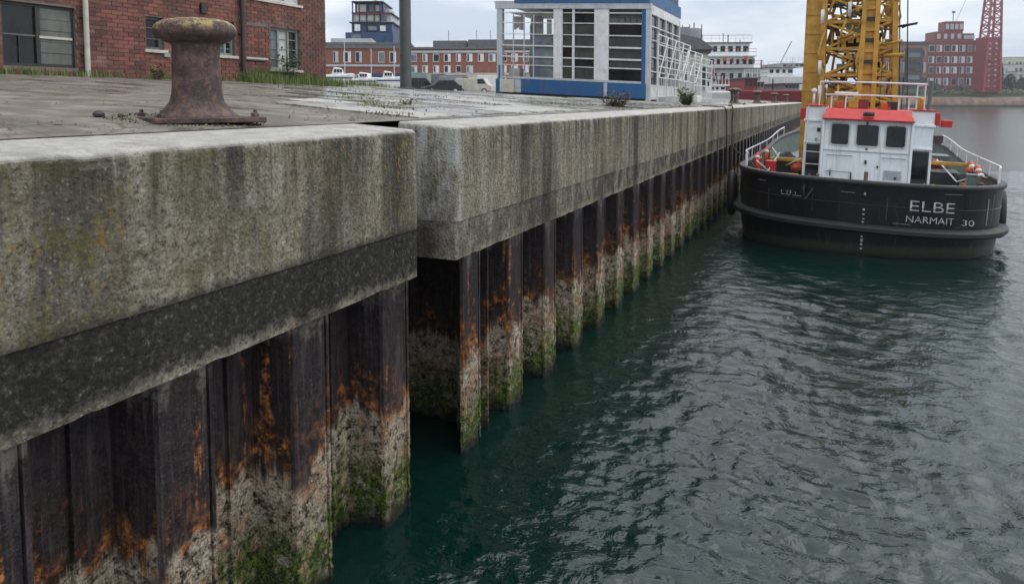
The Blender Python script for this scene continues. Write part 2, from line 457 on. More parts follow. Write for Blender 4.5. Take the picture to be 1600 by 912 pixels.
def brick_mat(name, procedural=False):
    t = NT(name)
    p = t.pos()
    n1 = t.noise(p, 6, 7, 0.7); n2 = t.noise(p, 40, 5, 0.7)
    if procedural:
        b = t.n.new('ShaderNodeTexBrick')
        mp = t.n.new('ShaderNodeCombineXYZ'); x, y, z = t.sep(t.obj())
        t.l.new(t.math('ADD', y, x), mp.inputs[0]); t.l.new(z, mp.inputs[1])
        t.l.new(mp.outputs[0], b.inputs['Vector'])
        b.inputs['Scale'].default_value = 1.0
        b.inputs['Brick Width'].default_value = 0.222; b.inputs['Row Height'].default_value = 0.075
        b.inputs['Mortar Size'].default_value = 0.006
        b.inputs['Color1'].default_value = (0.20, 0.062, 0.04, 1); b.inputs['Color2'].default_value = (0.30, 0.10, 0.065, 1)
        b.inputs['Mortar'].default_value = (0.16, 0.13, 0.11, 1)
        c = t.mix(t.ramp(n1, (0.45, 0.0), (0.75, 0.5)), b.outputs[0], (0.11, 0.05, 0.04))
    else:
        r = t.math('FRACT', t.math('ADD', t.rnd(), t.geo('Random Per Island')))
        c = t.ramp(r, (0.0, (0.10, 0.042, 0.034)), (0.4, (0.17, 0.062, 0.046)), (0.75, (0.22, 0.082, 0.060)), (1.0, (0.13, 0.060, 0.052)))
        c = t.mix(t.ramp(n1, (0.5, 0.0), (0.78, 0.6)), c, (0.09, 0.045, 0.038))
        c = t.mix(t.ramp(t.noise(t.map(p, (1, 1, 0.4)), 0.9, 5, 0.65), (0.46, 0.0), (0.64, 0.65)), c, (0.055, 0.032, 0.028))
        c = t.mix(t.ramp(t.noise(p, 2.2, 5, 0.65), (0.58, 0.0), (0.72, 0.35)), c, (0.34, 0.25, 0.21))
    return t.out(c, 0.85, t.bump(n2, 0.5, 0.006))

def glass_mat(name, c=(0.008, 0.010, 0.011), rough=0.05):
    t = NT(name)
    n = t.noise(t.pos(), 2.0, 5, 0.6)
    return t.out(t.mix(t.ramp(n, (0.4, 0.0), (0.75, 1.0)), c, tuple(q * 2.0 + 0.006 for q in c)), t.rng(n, 0.3, 0.7, rough, rough + 0.10), spec=0.4)

def leaf_mat(name, a, b):
    t = NT(name)
    r = t.geo('Random Per Island')
    t.b.inputs['Subsurface Weight'].default_value = 0.0
    return t.out(t.mix(r, a, b), 0.55)

M = {}
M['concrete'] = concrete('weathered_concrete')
M['band'] = concrete('tarred_concrete', True)
M['pile'] = rust_pile('rusted_sheet_pile')
M['iron'] = rust_iron('rusty_cast_iron')
M['iron_plain'] = rust_iron('rusty_iron_plain', False)
M['deck'] = deck_mat('dirty_deck')
M['slab'] = deck_mat('worn_slab', True)
M['brick'] = brick_mat('red_brick')
M['brickwall'] = brick_mat('red_brick_far', True)
M['mortar'] = paint('mortar', (0.17, 0.13, 0.11), 0.9, 0.5)
M['earth'] = paint('dark_earth', (0.02, 0.017, 0.014), 0.9, 0.3)
M['white'] = paint('white_paint', (0.66, 0.67, 0.67), 0.45, 0.4, (0.22, 0.17, 0.12))
M['boat_white'] = paint('boat_white_paint', (0.74, 0.78, 0.80), 0.42, 0.28, (0.25, 0.19, 0.13))
def boat_white():
    t = NT('boat_white_paint'); p = t.pos()
    n1 = t.noise(p, 2.5, 6, .65); st = t.noise(t.map(p, (6, 6, .35)), 1.6, 5, .6); n3 = t.noise(p, 22, 6, .7)
    c = t.mix(t.ramp(n1, (.45, 0.), (.7, .35)), (.76, .79, .81), (.50, .52, .52))
    c = t.mix(t.math('MULTIPLY', t.ramp(st, (.60, 0.), (.72, .75)), t.ramp(n3, (.40, .2), (.6, 1.))), c, (.28, .15, .08))
    c = t.mix(t.ramp(n3, (.66, 0.), (.72, .7)), c, (.16, .10, .07))
    c = t.mix(t.ramp(st, (.36, .5), (.44, 0.)), c, (.42, .45, .46))
    return t.out(c, t.rng(n1, .3, .7, .3, .6), t.bump(n1, .25, .02))
M['boat_white'] = boat_white()
M['blue'] = paint('blue_paint', (0.006, 0.085, 0.235), 0.5, 0.6, (0.07, 0.11, 0.15))
M['navy'] = paint('navy_paint', (0.02, 0.05, 0.13), 0.5, 0.35)
M['ltgrey'] = paint('light_grey_paint', (0.45, 0.48, 0.51), 0.5, 0.4, (0.14, 0.12, 0.10))
M['grey'] = paint('grey_steel', (0.22, 0.235, 0.25), 0.5, 0.35)
M['post'] = paint('post_grey_paint', (0.075, 0.088, 0.094), 0.5, 0.4, (0.04, 0.035, 0.03))
M['dark'] = paint('dark_metal', (0.018, 0.019, 0.021), 0.5, 0.4)
M['rubber'] = paint('black_rubber', (0.009, 0.009, 0.010), 0.6, 0.3, (0.05, 0.045, 0.04))
M['red'] = paint('red_paint', (0.50, 0.018, 0.016), 0.4, 0.3, (0.12, 0.03, 0.02))
M['yellow'] = paint('yellow_paint', (0.52, 0.29, 0.035), 0.5, 0.6, (0.10, 0.055, 0.02))
M['orange'] = paint('orange_plastic', (0.50, 0.095, 0.025), 0.6, 0.6)
M['darkred'] = paint('dark_red_paint', (0.20, 0.02, 0.025), 0.55, 0.4)
M['crane_red'] = paint('crane_red_paint', (0.30, 0.03, 0.05), 0.5, 0.3)
M['woodgrey'] = paint('grey_boards', (0.13, 0.135, 0.12), 0.8, 0.6, (0.06, 0.05, 0.04))
M['frame_green'] = paint('green_grey_paint', (0.24, 0.29, 0.27), 0.6, 0.5, (0.10, 0.07, 0.05))
M['cream'] = paint('cream_render', (0.52, 0.49, 0.42), 0.7, 0.4)
M['roofgrey'] = paint('grey_roofing', (0.13, 0.135, 0.14), 0.8, 0.4)
M['rope'] = paint('tarry_rope', (0.035, 0.032, 0.028), 0.9, 0.3)
M['boat_deck'] = paint('green_grey_boat_deck', (0.23, 0.27, 0.27), 0.5, 0.6, (0.12, 0.10, 0.05))
M['bulwark_in'] = paint('green_bulwark', (0.11, 0.15, 0.135), 0.55, 0.5)
M['glass'] = glass_mat('dark_glass')
def clear_pane():
    t = NT('dusty_clear_glass')
    t.b.inputs['Transmission Weight'].default_value = .55
    t.b.inputs['IOR'].default_value = 1.1
    n = t.noise(t.pos(), 3.0, 5, .6)
    return t.out(t.mix(n, (.05, .05, .045), (.22, .22, .2)), t.rng(n, .3, .7, .03, .15), spec=.6)
M['pane'] = clear_pane()
M['glass_sky'] = glass_mat('pale_glass', (0.10, 0.12, 0.14), 0.1)
M['curtain'] = paint('pale_curtain', (0.5, 0.5, 0.46), 0.9, 0.4)
M['grass'] = leaf_mat('grass_blades', (0.045, 0.08, 0.014), (0.16, 0.20, 0.045))
M['weed'] = leaf_mat('weed_leaves', (0.04, 0.075, 0.02), (0.10, 0.14, 0.05))
M['moss'] = leaf_mat('moss_leaves', (0.06, 0.075, 0.014), (0.14, 0.15, 0.03))
M['twig'] = leaf_mat('dry_twigs', (0.045, 0.028, 0.02), (0.10, 0.06, 0.04))
M['tree'] = leaf_mat('tree_leaves', (0.02, 0.035, 0.014), (0.055, 0.075, 0.03))
M['letters'] = paint('worn_white_lettering', (0.55, 0.56, 0.56), 0.6, 0.75, (0.03, 0.03, 0.035), 9.0)
def hull_mat():
    t = NT('black_hull_paint')
    p = t.pos(); z = t.sep(p)[2]
    n1 = t.noise(p, 1.6, 7, 0.65); n2 = t.noise(t.map(p, (3, 3, 0.35)), 2.2, 6, 0.65); n3 = t.noise(p, 18, 6, 0.7)
    c = t.ramp(n1, (0.35, (0.004, 0.0045, 0.0055)), (0.65, (0.011, 0.012, 0.015)))
    c = t.mix(t.ramp(n2, (0.58, 0.0), (0.74, 0.4)), c, (0.06, 0.058, 0.056))
    c = t.mix(t.math('MULTIPLY', t.ramp(n3, (0.58, 0.0), (0.70, 0.7)), t.ramp(n1, (0.45, 0.0), (0.58, 1.0))), c, (0.10, 0.05, 0.03))
    c = t.mix(t.math('MULTIPLY', t.ramp(t.noise(t.map(p, (8, 8, 0.3)), 1.3, 5, 0.6), (0.60, 0.0), (0.70, 0.6)), t.ramp(n3, (0.4, 0.2), (0.6, 1.0))), c, (0.13, 0.075, 0.05))
    c = t.mix(t.math('MULTIPLY', t.rng(t.math('ADD', z, t.math('MULTIPLY', n3, 0.12)), 0.36, 0.28), 0.5), c, (0.06, 0.062, 0.045))
    c = t.mix(t.rng(t.math('ADD', z, t.math('MULTIPLY', n1, 0.15)), 0.22, 0.08), c, (0.018, 0.022, 0.014))
    return t.out(c, t.rng(n1, 0.3, 0.7, 0.28, 0.5), t.bump(t.math('ADD', n1, t.math('MULTIPLY', n3, 0.15)), 0.25, 0.03), spec=0.3)
M['hull'] = hull_mat()

# ------------------------------------------------------------------ water
def make_water():
    rng = np.random.default_rng(3)
    nr, na = 760, 560
    r = 0.6 * (2600 / 0.6) ** (np.linspace(0, 1, nr) ** 1.0)
    # fine between 3 m and 60 m, coarse beyond
    r = np.concatenate([np.geomspace(0.8, 3.2, 30), np.geomspace(3.25, 45, 560)[0:], np.geomspace(46, 1300, 130)])
    nr = len(r)
    th = np.linspace(R(-75), R(75), na)          # clockwise from +Y
    RR, TT = np.meshgrid(r, th, indexing='ij')
    X = CAM.x + RR * np.sin(TT); Y = -1.0 + RR * np.cos(TT)
    Z = np.zeros_like(X)
    cell = np.maximum(np.gradient(r)[:, None] * np.ones_like(TT), RR * (th[1] - th[0]))
    wind = R(200)
    for k in range(110):
        lam = 0.09 * (2.6 / 0.09) ** rng.random()
        a = wind + rng.normal(0, 0.75)
        kx, ky = math.sin(a) * 2 * math.pi / lam, math.cos(a) * 2 * math.pi / lam
        amp = 0.0052 * lam ** 0.85 * (0.4 + rng.random()) * (0.42 if lam > 0.9 else (1.5 if lam < 0.4 else 1.0))
        ph = kx * X + ky * Y + rng.random() * 6.283
        # the long waves bend the short ones a little, so that crests are not ruler straight
        ph = ph + 0.8 * np.sin(0.9 * X + 0.35 * Y + k) + 0.6 * np.sin(0.45 * Y - 0.7 * X + 2 * k)
        fade = np.clip((lam / cell - 2.2) / 2.0, 0, 1)
        s = np.sin(ph)
        Z += amp * fade * (s + 0.25 * np.cos(2 * ph))
    # gusts: rougher and calmer patches; the strip along the wall lies calmer
    g = 0.75 + 0.45 * np.sin(0.21 * X + 0.13 * Y + 1.0) * np.sin(0.17 * Y - 0.1 * X) + 0.25 * np.sin(0.9 * X + 0.4 * Y) * np.sin(0.6 * Y - 0.5 * X + 1)
    lee = np.clip((X - 0.1) / 3.0, 0.45, 1.0)
    Z *= g * lee
    v = np.stack([X, Y, Z], -1).reshape(-1, 3)
    i, j = np.meshgrid(np.arange(nr - 1), np.arange(na - 1), indexing='ij')
    a = (i * na + j).ravel()
    f = np.stack([a, a + 1, a + na + 1, a + na], -1)
    me = bpy.data.meshes.new('water')
    me.vertices.add(len(v)); me.vertices.foreach_set('co', v.ravel())
    me.loops.add(f.size); me.loops.foreach_set('vertex_index', f.ravel()[::1])
    me.polygons.add(len(f)); me.polygons.foreach_set('loop_start', np.arange(len(f)) * 4)
    me.polygons.foreach_set('loop_total', np.full(len(f), 4))
    me.update(calc_edges=True)
    me.flip_normals()
    me.polygons.foreach_set('use_smooth', np.ones(len(f), dtype=bool))
    t = NT('harbour_water')
    p = t.pos()
    n1 = t.noise(t.map(p, (1.0, 1.35, 1)), 4.2, 4, 0.55, 0.6)
    n2 = t.noise(t.map(p, (1.0, 1.3, 1)), 15, 3, 0.5, 0.4)
    n3 = t.noise(t.map(p, (0.7, 1.3, 1)), 0.8, 3, 0.5)
    h = t.math('ADD', t.math('MULTIPLY', n1, 1.0), t.math('MULTIPLY', n2, 0.26))
    h = t.math('ADD', h, t.math('MULTIPLY', n3, 0.5))
    t.b.inputs['IOR'].default_value = 1.5
    me.materials.append(t.out(t.mix(t.noise(p, 0.35, 4, 0.6), (0.0006, 0.0095, 0.0078), (0.0014, 0.0175, 0.0140)), t.rng(t.sep(p)[1], 12.0, 70.0, 0.02, 0.09), t.bump(h, 0.5, 0.055)))
    tag(link('water', me), kind='structure')
make_water()

# ------------------------------------------------------------------ quay deck and core
QEND = 82.0
def make_deck():
    m = MB()
    xs = [-0.62, -1.5, -3, -5, -8, -11, -14, -32]
    ys = [-14, 0, 5, 12, 15, 18, 21, 24, 27, 30, 50, QEND]
    for a in range(len(xs) - 1):
        for b in range(len(ys) - 1):
            x0, x1, y0, y1 = xs[a], xs[a + 1], ys[b], ys[b + 1]
            m.add([(x0, y0, gz(x0, y0)), (x1, y0, gz(x1, y0)), (x1, y1, gz(x1, y1)), (x0, y1, gz(x0, y1))], [(0, 3, 2, 1)])
    x0, x1 = -32, -260
    for y0, y1 in ((-14, 12), (12, 30), (30, QEND), (QEND, 320)):
        m.add([(x0, y0, gz(x0, y0)), (x1, y0, gz(x1, y0)), (x1, y1, gz(x1, y1)), (x0, y1, gz(x0, y1))], [(0, 3, 2, 1)])
    bm_ = m
    o = bm_.build('quay_deck', M['deck'])
    tag(o, kind='structure')
    c = MB()
    c.box(-32, -0.64, -14, 4.9, -2, 3.28).box(-32, -0.64, 7.15, QEND - 0.3, -2, 3.28).box(-32, -1.7, 4.9, 7.15, -2, 3.28).box(-1.7, -0.64, 4.9, 7.15, 2.05, 3.28)
    c.box(-260, -32, -14, 320, -2, 3.2)
    e = c.build('quay_core', M['earth'], o)
    # cracked slabs behind the edge
    n = 0
    rnd = random.Random(5)
    y = 5.6
    while y < 40 and n < 300:
        hgt = 0.55 + 0.035 * (y - 4) + rnd.random() * 0.5
        x = -0.68 - rnd.random() * 0.1
        while x > -6.8 - 0.05 * y and n < 300:
            w = 0.6 + rnd.random() * 0.9 + 0.02 * y
            if rnd.random() < 0.86 and proj((x - w / 2, y + hgt / 2, 3.5))[0] > 470:
                j = lambda: rnd.uniform(-0.06, 0.06)
                g = 0.018
                q = [(x - g, y + g), (x - w + g, y + g + j()), (x - w + g + j(), y + hgt - g), (x - g + j(), y + hgt - g + j())]
                # one chipped corner
                k = rnd.randrange(4)
                a, b_, c_ = Vector(q[k - 1]), Vector(q[k]), Vector(q[(k + 1) % 4])
                t = 0.12 + 0.25 * rnd.random()
                poly = []
                for i in range(4):
                    if i == k: poly += [tuple(b_.lerp(a, t)), tuple(b_.lerp(c_, t))]
                    else: poly.append(q[i])
                up = 0.006 + 0.016 * rnd.random(); ti, tj = rnd.uniform(-.012, .012), rnd.uniform(-.012, .012)
                top = [(px, py, gz(px, py) + max(0.003, up + ti * (px - x + w / 2) + tj * (py - y - hgt / 2))) for px, py in poly]
                bot = [(px, py, gz(px, py) - 0.03) for px, py in poly]
                L = len(poly)
                s = MB().add(top + bot, [tuple(range(L))] + [(i, i + L, (i + 1) % L + L, (i + 1) % L) for i in range(L)])
                s.build('paving_slab', M['slab'], o)
                n += 1
            x -= w
        y += hgt
make_deck()

# ------------------------------------------------------------------ concrete capping blocks
def cap_mesh(y0, y1, z0, z1, depth, inset, r_top, r_end, dy, mat, seed, lower=False):
    prof = []
    zt = z1
    xf = -inset
    nz = max(4, int((zt - z0) / 0.035))
    r = r_top
    for k in range(nz + 1): prof.append((xf, z0 + (zt - r - z0) * k / nz))
    if not lower:
        for k in range(1, 7):
            t = k / 6 * math.pi / 2
            prof.append((xf - r + r * math.cos(t), zt - r + r * math.sin(t)))
        for k in range(1, 11):
            x = xf - r - (depth - r) * k / 10
            prof.append((x, zt + 0.072 * (-x - r)))
    else:
        prof.append((xf, zt)); prof.append((-depth, zt))
    # back and underside
    prof.append((-depth, z0))
    n = len(prof)
    ys = []
    ny = max(2, int((y1 - y0) / dy))
    ends0 = [(0, r_end), (0.12 * r_end, r_end * 0.5), (0.4 * r_end, 0.2 * r_end), (r_end, 0)]
    rows = [(y0 + a, b) for a, b in ends0]
    rows += [(y0 + r_end + (y1 - y0 - 2 * r_end) * k / ny, 0) for k in range(1, ny)]
    rows += [(y1 - a, b) for a, b in reversed(ends0)]
    vs, fs = [], []
    for y, b in rows:
        for (x, z) in prof:
            nx = x - b if x > -depth + 0.02 else x
            nzv = z - (b if z > z1 - 0.02 and not lower else 0)
            d = mnoise.noise(Vector((x * 3 + seed, y * 3, z * 3))) * 0.006 + mnoise.noise(Vector((x * 14, y * 14 + seed, z * 14))) * 0.004
            onedge = (not lower) and abs(z - zt) < r_top * 1.1 and x > -r_top * 1.6
            if onedge:   # chips along the arris
                c = mnoise.noise(Vector((seed, y * 2.3, 0.3))) + 0.5 * mnoise.noise(Vector((seed, y * 9, 2.3)))
                d -= max(0.0, c - 0.2) * 0.022
            if x > -depth + 0.02: nx += d
            if onedge: nzv += min(0, d) * 0.8
            if lower and z < z0 + 0.01: nzv += max(0, mnoise.noise(Vector((seed, y * 6, 7.7)))) * 0.025
            vs.append((nx, y, nzv))
    for i in range(len(rows) - 1):
        for k in range(n):
            a, b = i * n + k, i * n + (k + 1) % n
            fs.append((a, b, b + n, a + n))
    fs.append(tuple(reversed(range(n)))); fs.append(tuple(range((len(rows) - 1) * n, len(rows) * n)))
    m = MB().add(vs, fs)
    return m

def cap_block(y0, y1, dy, label, seed, zb):
    t = thing('concrete_block', label, 'concrete block', (0, y0, 2.045), 0, 'concrete capping blocks along the quay')
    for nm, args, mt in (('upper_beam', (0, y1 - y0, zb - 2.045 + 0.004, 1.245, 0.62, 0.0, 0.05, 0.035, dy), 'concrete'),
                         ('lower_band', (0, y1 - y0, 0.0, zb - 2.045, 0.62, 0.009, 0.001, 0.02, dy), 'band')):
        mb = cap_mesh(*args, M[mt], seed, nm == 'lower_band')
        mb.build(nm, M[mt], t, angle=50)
    return t
cap_block(-12.0, 5.30, 0.045, 'nearest grey concrete capping block with olive lichen and dark lower band', 1.7, 2.45)
cap_block(5.98, 24.4, 0.06, 'long concrete capping block beyond the open gap, joint line along its face', 8.3, 2.40)
cap_block(24.43, 43.4, 0.3, 'concrete capping block beside the left flank of the tugboat', 15.1, 2.40)
cap_block(43.43, 62.4, 0.4, 'distant concrete capping block between the tugboat cabin and the quay end', 21.4, 2.40)
cap_block(62.43, QEND, 0.5, 'last concrete capping block at the far quay end', 27.9, 2.40)

# ------------------------------------------------------------------ sheet piling
def pile_profile(kind):
    X0, X1 = -0.12, -0.44
    pr = [(X0 - 0.03, -0.012), (X0 - 0.004, 0.0), (X0, 0.012)]
    pr += [(X0, 0.05 + 0.27 * k / 9) for k in range(10)]
    pr += [(X0 - 0.002, 0.332), (X0 - 0.022, 0.336), (X0 - 0.022, 0.344), (X0 + 0.004, 0.348), (X0 + 0.004, 0.375), (X0 - 0.02, 0.385)]
    if kind == 'end':
        return pr + [(X0 - 0.06, 0.386), (X0 - 0.3, 0.387)]
    pr += [(X0 - 0.02 + (X1 - X0 + 0.02) * k / 8, 0.385 + 0.05 * k / 8) for k in range(1, 9)]
    pr += [(X1, 0.435 + 0.335 * k / 7) for k in range(1, 8)]
    pr += [(X1 + 0.03, 0.775), (X1 + 0.035, 0.79), (X1 + 0.03, 0.81), (X1, 0.815)]
    pr += [(X1, 0.815 + 0.215 * k / 7) for k in range(1, 8)]
    pr += [(X1 + (X0 - 0.03 - X1) * k / 9, 1.03 + 0.05 * k / 9) for k in range(1, 10)]
    return pr
def pile_mesh(kind, seed, pitch, zt=2.075, z0=-0.7):
    pr = pile_profile(kind)
    s = 1.0 if kind == 'end' else pitch / 1.08
    zs = [z0 + (zt - z0) * k / 110 for k in range(111)]
    vs, fs = [], []
    n = len(pr)
    for z in zs:
        low = max(0.0, min(1.0, (1.15 - z + 0.3 * mnoise.noise(Vector((seed, z, 3)))) / 0.4))
        for x, y in pr:
            p = Vector((x * 9 + seed, y * 9, z * 9))
            d = low * (0.011 * mnoise.noise(p * 2.2) + 0.014 * max(0, mnoise.noise(p * 4.5)))
            vs.append((x + d, y * (s if y > 0.4 else 1) + (d * 0.5 if 0.4 < y else 0), z))
    for i in range(len(zs) - 1):
        for k in range(n - 1):
            a = i * n + k
            fs.append((a, a + 1, a + n + 1, a + n))
    me = MB().add(vs, fs).mesh('sheet_pile', M['pile'], True)
    bm = bmesh.new(); bm.from_mesh(me); bmesh.ops.recalc_face_normals(bm, faces=bm.faces)
    if sum(f.normal.x for f in bm.faces) < 0: bmesh.ops.reverse_faces(bm, faces=bm.faces)
    bm.to_mesh(me); bm.free()
    me.set_sharp_from_angle(angle=R(38))
    return me
near_wall = thing('sheet_pile_wall', 'nearest rusted steel sheet piling under the lichen-covered concrete block', 'sheet piling', (0, 4.94, 0), 0, 'steel sheet piling')
link('sheet_pile', pile_mesh('end', 3.1, 1.08), near_wall)
vars_n = [pile_mesh('u', 10.0 * k + 4, 1.08) for k in range(4)]
for k in range(1, 13):
    o = link('sheet_pile', vars_n[k % 4], near_wall); o.location.y = -1.08 * k
far_wall = thing('sheet_pile_wall', 'long rusted sheet piling running from the open gap towards the tugboat', 'sheet piling', (0, 6.33, 0), 0, 'steel sheet piling')
vars_f = [pile_mesh('u', 10.0 * k + 55, 1.12) for k in range(4)]
for k in range(67):
    o = link('sheet_pile', vars_f[(k * 7 + k // 4) % 4], far_wall); o.location.y = 1.12 * k
def return_pile():
    """Old wall set back inside the gap, seen between the two runs of piling."""
    vs, fs = [], []
    ys = [-1.25 + 2.3 * k / 70 for k in range(71)]
    zs = [-0.7 + 2.77 * k / 90 for k in range(91)]
    for z in zs:
        low = max(0.0, min(1.0, (1.25 - z) / 0.4))
        for y in ys:
            d = low * (0.02 * mnoise.noise(Vector((y * 12, 3, z * 12))) + 0.02 * mnoise.noise(Vector((y * 35, 9, z * 35))))
            vs.append((-1.62 + d + (0.03 if abs(y % .5 - .25) < .03 else 0), y, z))
    for i in range(90):
        for k in range(70):
            a = i * 71 + k
            fs.append((a, a + 1, a + 72, a + 71))
    o = MB().add(vs, fs).build('back_wall', M['pile'], far_wall, angle=40)
    MB().box(-1.6, -.15, .62, .64, -.7, 2.04).build('return_pile', M['pile'], far_wall)
return_pile()

# ------------------------------------------------------------------ bollards
def make_bollard(label):
    t = thing('mooring_bollard', label, 'bollard', (-1.18, 4.10, gz(-1.18) - 0.01), 0, 'mushroom bollards along the quay')
    plate = MB()
    s = 0.385
    plate.box(-s, s, -s, s, 0.0, 0.04)
    pl = plate.build('base_plate', M['iron_plain'], t, bevel=0.008)
    pl.rotation_euler.z = PSI + R(38)
    for a, b in ((1, 1), (1, -1), (-1, 1), (-1, -1)):
        n = MB().lathe([(0.03, 0), (0.03, 0.02), (0.026, 0.028), (0.012, 0.03)], 6, (a * 0.32, b * 0.32, 0.041))
        n.lathe([(0.014, 0.03), (0.014, 0.05), (0.01, 0.052)], 8, (a * 0.32, b * 0.32, 0.041))
        n.build('anchor_bolt', M['iron_plain'], pl)
    prof = [(0.31, 0.036), (0.30, 0.048), (0.268, 0.066), (0.235, 0.10), (0.212, 0.15), (0.199, 0.21), (0.191, 0.30), (0.187, 0.40), (0.185, 0.50), (0.187, 0.56), (0.20, 0.587), (0.23, 0.606)]
    k = MB().lathe([(r_ * (.9 if z_ > .1 else .97), z_) for r_, z_ in prof], 64).build('shaft', M['iron'], t, smooth=True)
    head = [(0.20, 0.585), (0.235, 0.605), (0.27, 0.622), (0.288, 0.645), (0.293, 0.672), (0.287, 0.70), (0.268, 0.726), (0.235, 0.745), (0.18, 0.757), (0.10, 0.765), (0.02, 0.767)]
    k = MB().lathe(head, 64).build('head', M['iron'], t, smooth=True)
    for o in t.children:
        if o.name.startswith(('shaft', 'head')):
            for v in o.data.vertices:
                q = v.co
                d = 0.006 * mnoise.noise(q * 6) + 0.003 * mnoise.noise(q * 18)
                l = math.hypot(q.x, q.y) or 1
                v.co = Vector((q.x + q.x / l * d, q.y + q.y / l * d, q.z + (d * 0.6 if q.z > 0.1 else 0)))
    return t
b0 = make_bollard('large rusty mushroom bollard with flaking yellow paint in the foreground')
for y, lab in ((36.0, 'rusty bollard nearest to the tugboat stern, with a rope round it'), (46.8, 'second rusty bollard beyond the roped one'),
               (60.0, 'third rusty bollard beyond the roped one'), (74.0, 'small farthest bollard by the quay end')):
    c = copy_tree(b0); c.location = (-1.24, y, gz(-1.24, y) - 0.01); c.rotation_euler.z = y; c['label'] = lab

# ------------------------------------------------------------------ brick building on the left
GB = gz(-8.8, 11)
def make_brick_building():
    t = thing('brick_building', 'red brick warehouse with boarded hatch and old windows behind the foreground bollard', 'building', (-8.8, 0, GB))
    Y0, Y1, ZT = -4.0, 15.4, 6.4
    ops = [(7.41, 8.64, 0.13, 1.15), (10.05, 10.45, 0.55, 1.17), (11.85, 12.3, 0.54, 1.26), (13.4, 14.42, 0.31, 1.26), (12.75, 14.45, 1.87, 3.1), (4.6, 5.9, 0.5, 1.6), (1.6, 2.9, 0.5, 1.6)]
    w = MB()
    ys = sorted({Y0, Y1} | {o[0] for o in ops} | {o[1] for o in ops}); zs = sorted({-0.6, ZT} | {o[2] for o in ops} | {o[3] for o in ops})
    for a in range(len(ys) - 1):
        for b in range(len(zs) - 1):
            cy, cz = (ys[a] + ys[a + 1]) / 2, (zs[b] + zs[b + 1]) / 2
            if any(o[0] < cy < o[1] and o[2] < cz < o[3] for o in ops): continue
            w.add([(0, ys[a], zs[b]), (0, ys[a + 1], zs[b]), (0, ys[a + 1], zs[b + 1]), (0, ys[a], zs[b + 1])], [(0, 1, 2, 3)])
    for (a, b, c, d) in ops:
        for q in ([(0, a, c), (0, a, d), (-.2, a, d), (-.2, a, c)], [(0, b, c), (-.2, b, c), (-.2, b, d), (0, b, d)], [(0, a, c), (-.2, a, c), (-.2, b, c), (0, b, c)], [(0, a, d), (0, b, d), (-.2, b, d), (-.2, a, d)]):
            w.add(q, [(0, 1, 2, 3)])
        w.add([(-.2, a, c), (-.2, b, c), (-.2, b, d), (-.2, a, d)], [(0, 1, 2, 3)], 1)
    w.add([(0, Y1, -.6), (-9, Y1, -.6), (-9, Y1, ZT), (0, Y1, ZT)], [(0, 1, 2, 3)], 2)
    w.add([(0, Y0, -.6), (0, Y0, ZT), (-9, Y0, ZT), (-9, Y0, -.6)], [(0, 1, 2, 3)], 2)
    w.add([(0.001, Y0, 3.3), (0.001, Y1, 3.3), (0.001, Y1, ZT), (0.001, Y0, ZT)], [(0, 1, 2, 3)], 2)
    wall = w.build('wall', [M['mortar'], M['dark'], M['brickwall']], t)
    MB().box(-9.2, 0.15, Y0 - .15, Y1 + .1, ZT, ZT + 0.14).build('roof', M['roofgrey'], t)
    # bricks one by one
    full = []
    for k in range(5):
        bm = MB(); j = lambda: random.uniform(-0.004, 0.004)
        L, H = 0.211, 0.065
        vs = []
        for x in (-0.03, 0.009 + 0.002 * k):
            for y, z in ((0, 0), (L, 0), (L, H), (0, H)): vs.append((x + j() * .5, y + j(), z + j() * .6))
        bm.add(vs, [(3, 2, 1, 0), (4, 5, 6, 7), (0, 1, 5, 4), (1, 2, 6, 5), (2, 3, 7, 6), (3, 0, 4, 7)])
        full.append(bm.mesh('brick', M['brick']))
    lst = []
    rows = int(3.2 / 0.075)
    for r_ in range(rows):
        z = 0.0 + r_ * 0.075 + 0.005
        y = 5.9 + (0.111 if r_ % 2 else 0)
        while y < Y1 - 0.05:
            segs = [(max(y, 5.9), min(y + 0.211, Y1))]
            for (a, b, c, d) in ops:
                if z + 0.06 > c and z < d:
                    new = []
                    for s0, s1 in segs:
                        if s1 <= a or s0 >= b: new.append((s0, s1))
                        else:
                            if s0 < a - 0.03: new.append((s0, a))
                            if s1 > b + 0.03: new.append((b, s1))
                    segs = new
            for s0, s1 in segs:
                if s1 - s0 > 0.03:
                    u, v, k = proj((-8.8, (s0 + s1) / 2, GB + z))
                    vis = -20 < u < 1600 and -12 < v
                    lst.append((vis, k, s0, s1, z))
            y += 0.222
    lst.sort(key=lambda q: (not q[0], q[1]))
    rest = MB()
    for i, (vis, k, s0, s1, z) in enumerate(lst):
        if i < 300:
            if s1 - s0 > 0.205:
                o = link('brick', random.choice(full), wall); o.location = (0, s0, z)
            else:
                o = MB().box(-0.03, 0.009 + random.random() * .008, s0 + .004, s1 - .004, z, z + 0.065).build('brick', M['brick'], wall)
        else:
            e = 0.008 + random.random() * 0.010
            rest.box(-0.03, e, s0 + .003, s1 - .003, z + random.uniform(-.002, .002), z + 0.065)
    tag(rest.build('brickwork', M['brick'], wall), kind='stuff')
    # hatch: glazed leaf and boarded leaf
    h = MB().box(-.1, -.05, 7.41, 8.64, .13, .18).box(-.1, -.05, 7.41, 8.64, 1.10, 1.15).box(-.1, -.05, 7.41, 7.46, .18, 1.10).box(-.1, -.05, 8.59, 8.64, .18, 1.10).box(-.1, -.04, 7.98, 8.05, .18, 1.10)
    hf = h.build('hatch_frame', M['dark'], t)
    MB().box(-.09, -.08, 7.46, 7.98, .18, 1.10).build('pane', M['glass'], hf)
    MB().box(-.075, -.055, 7.46, 7.98, .62, .645).build('glazing_bar', M['woodgrey'], hf)
    MB().box(-.075, -.055, 7.7, 7.715, .18, .62).build('glazing_bar', M['dark'], hf)
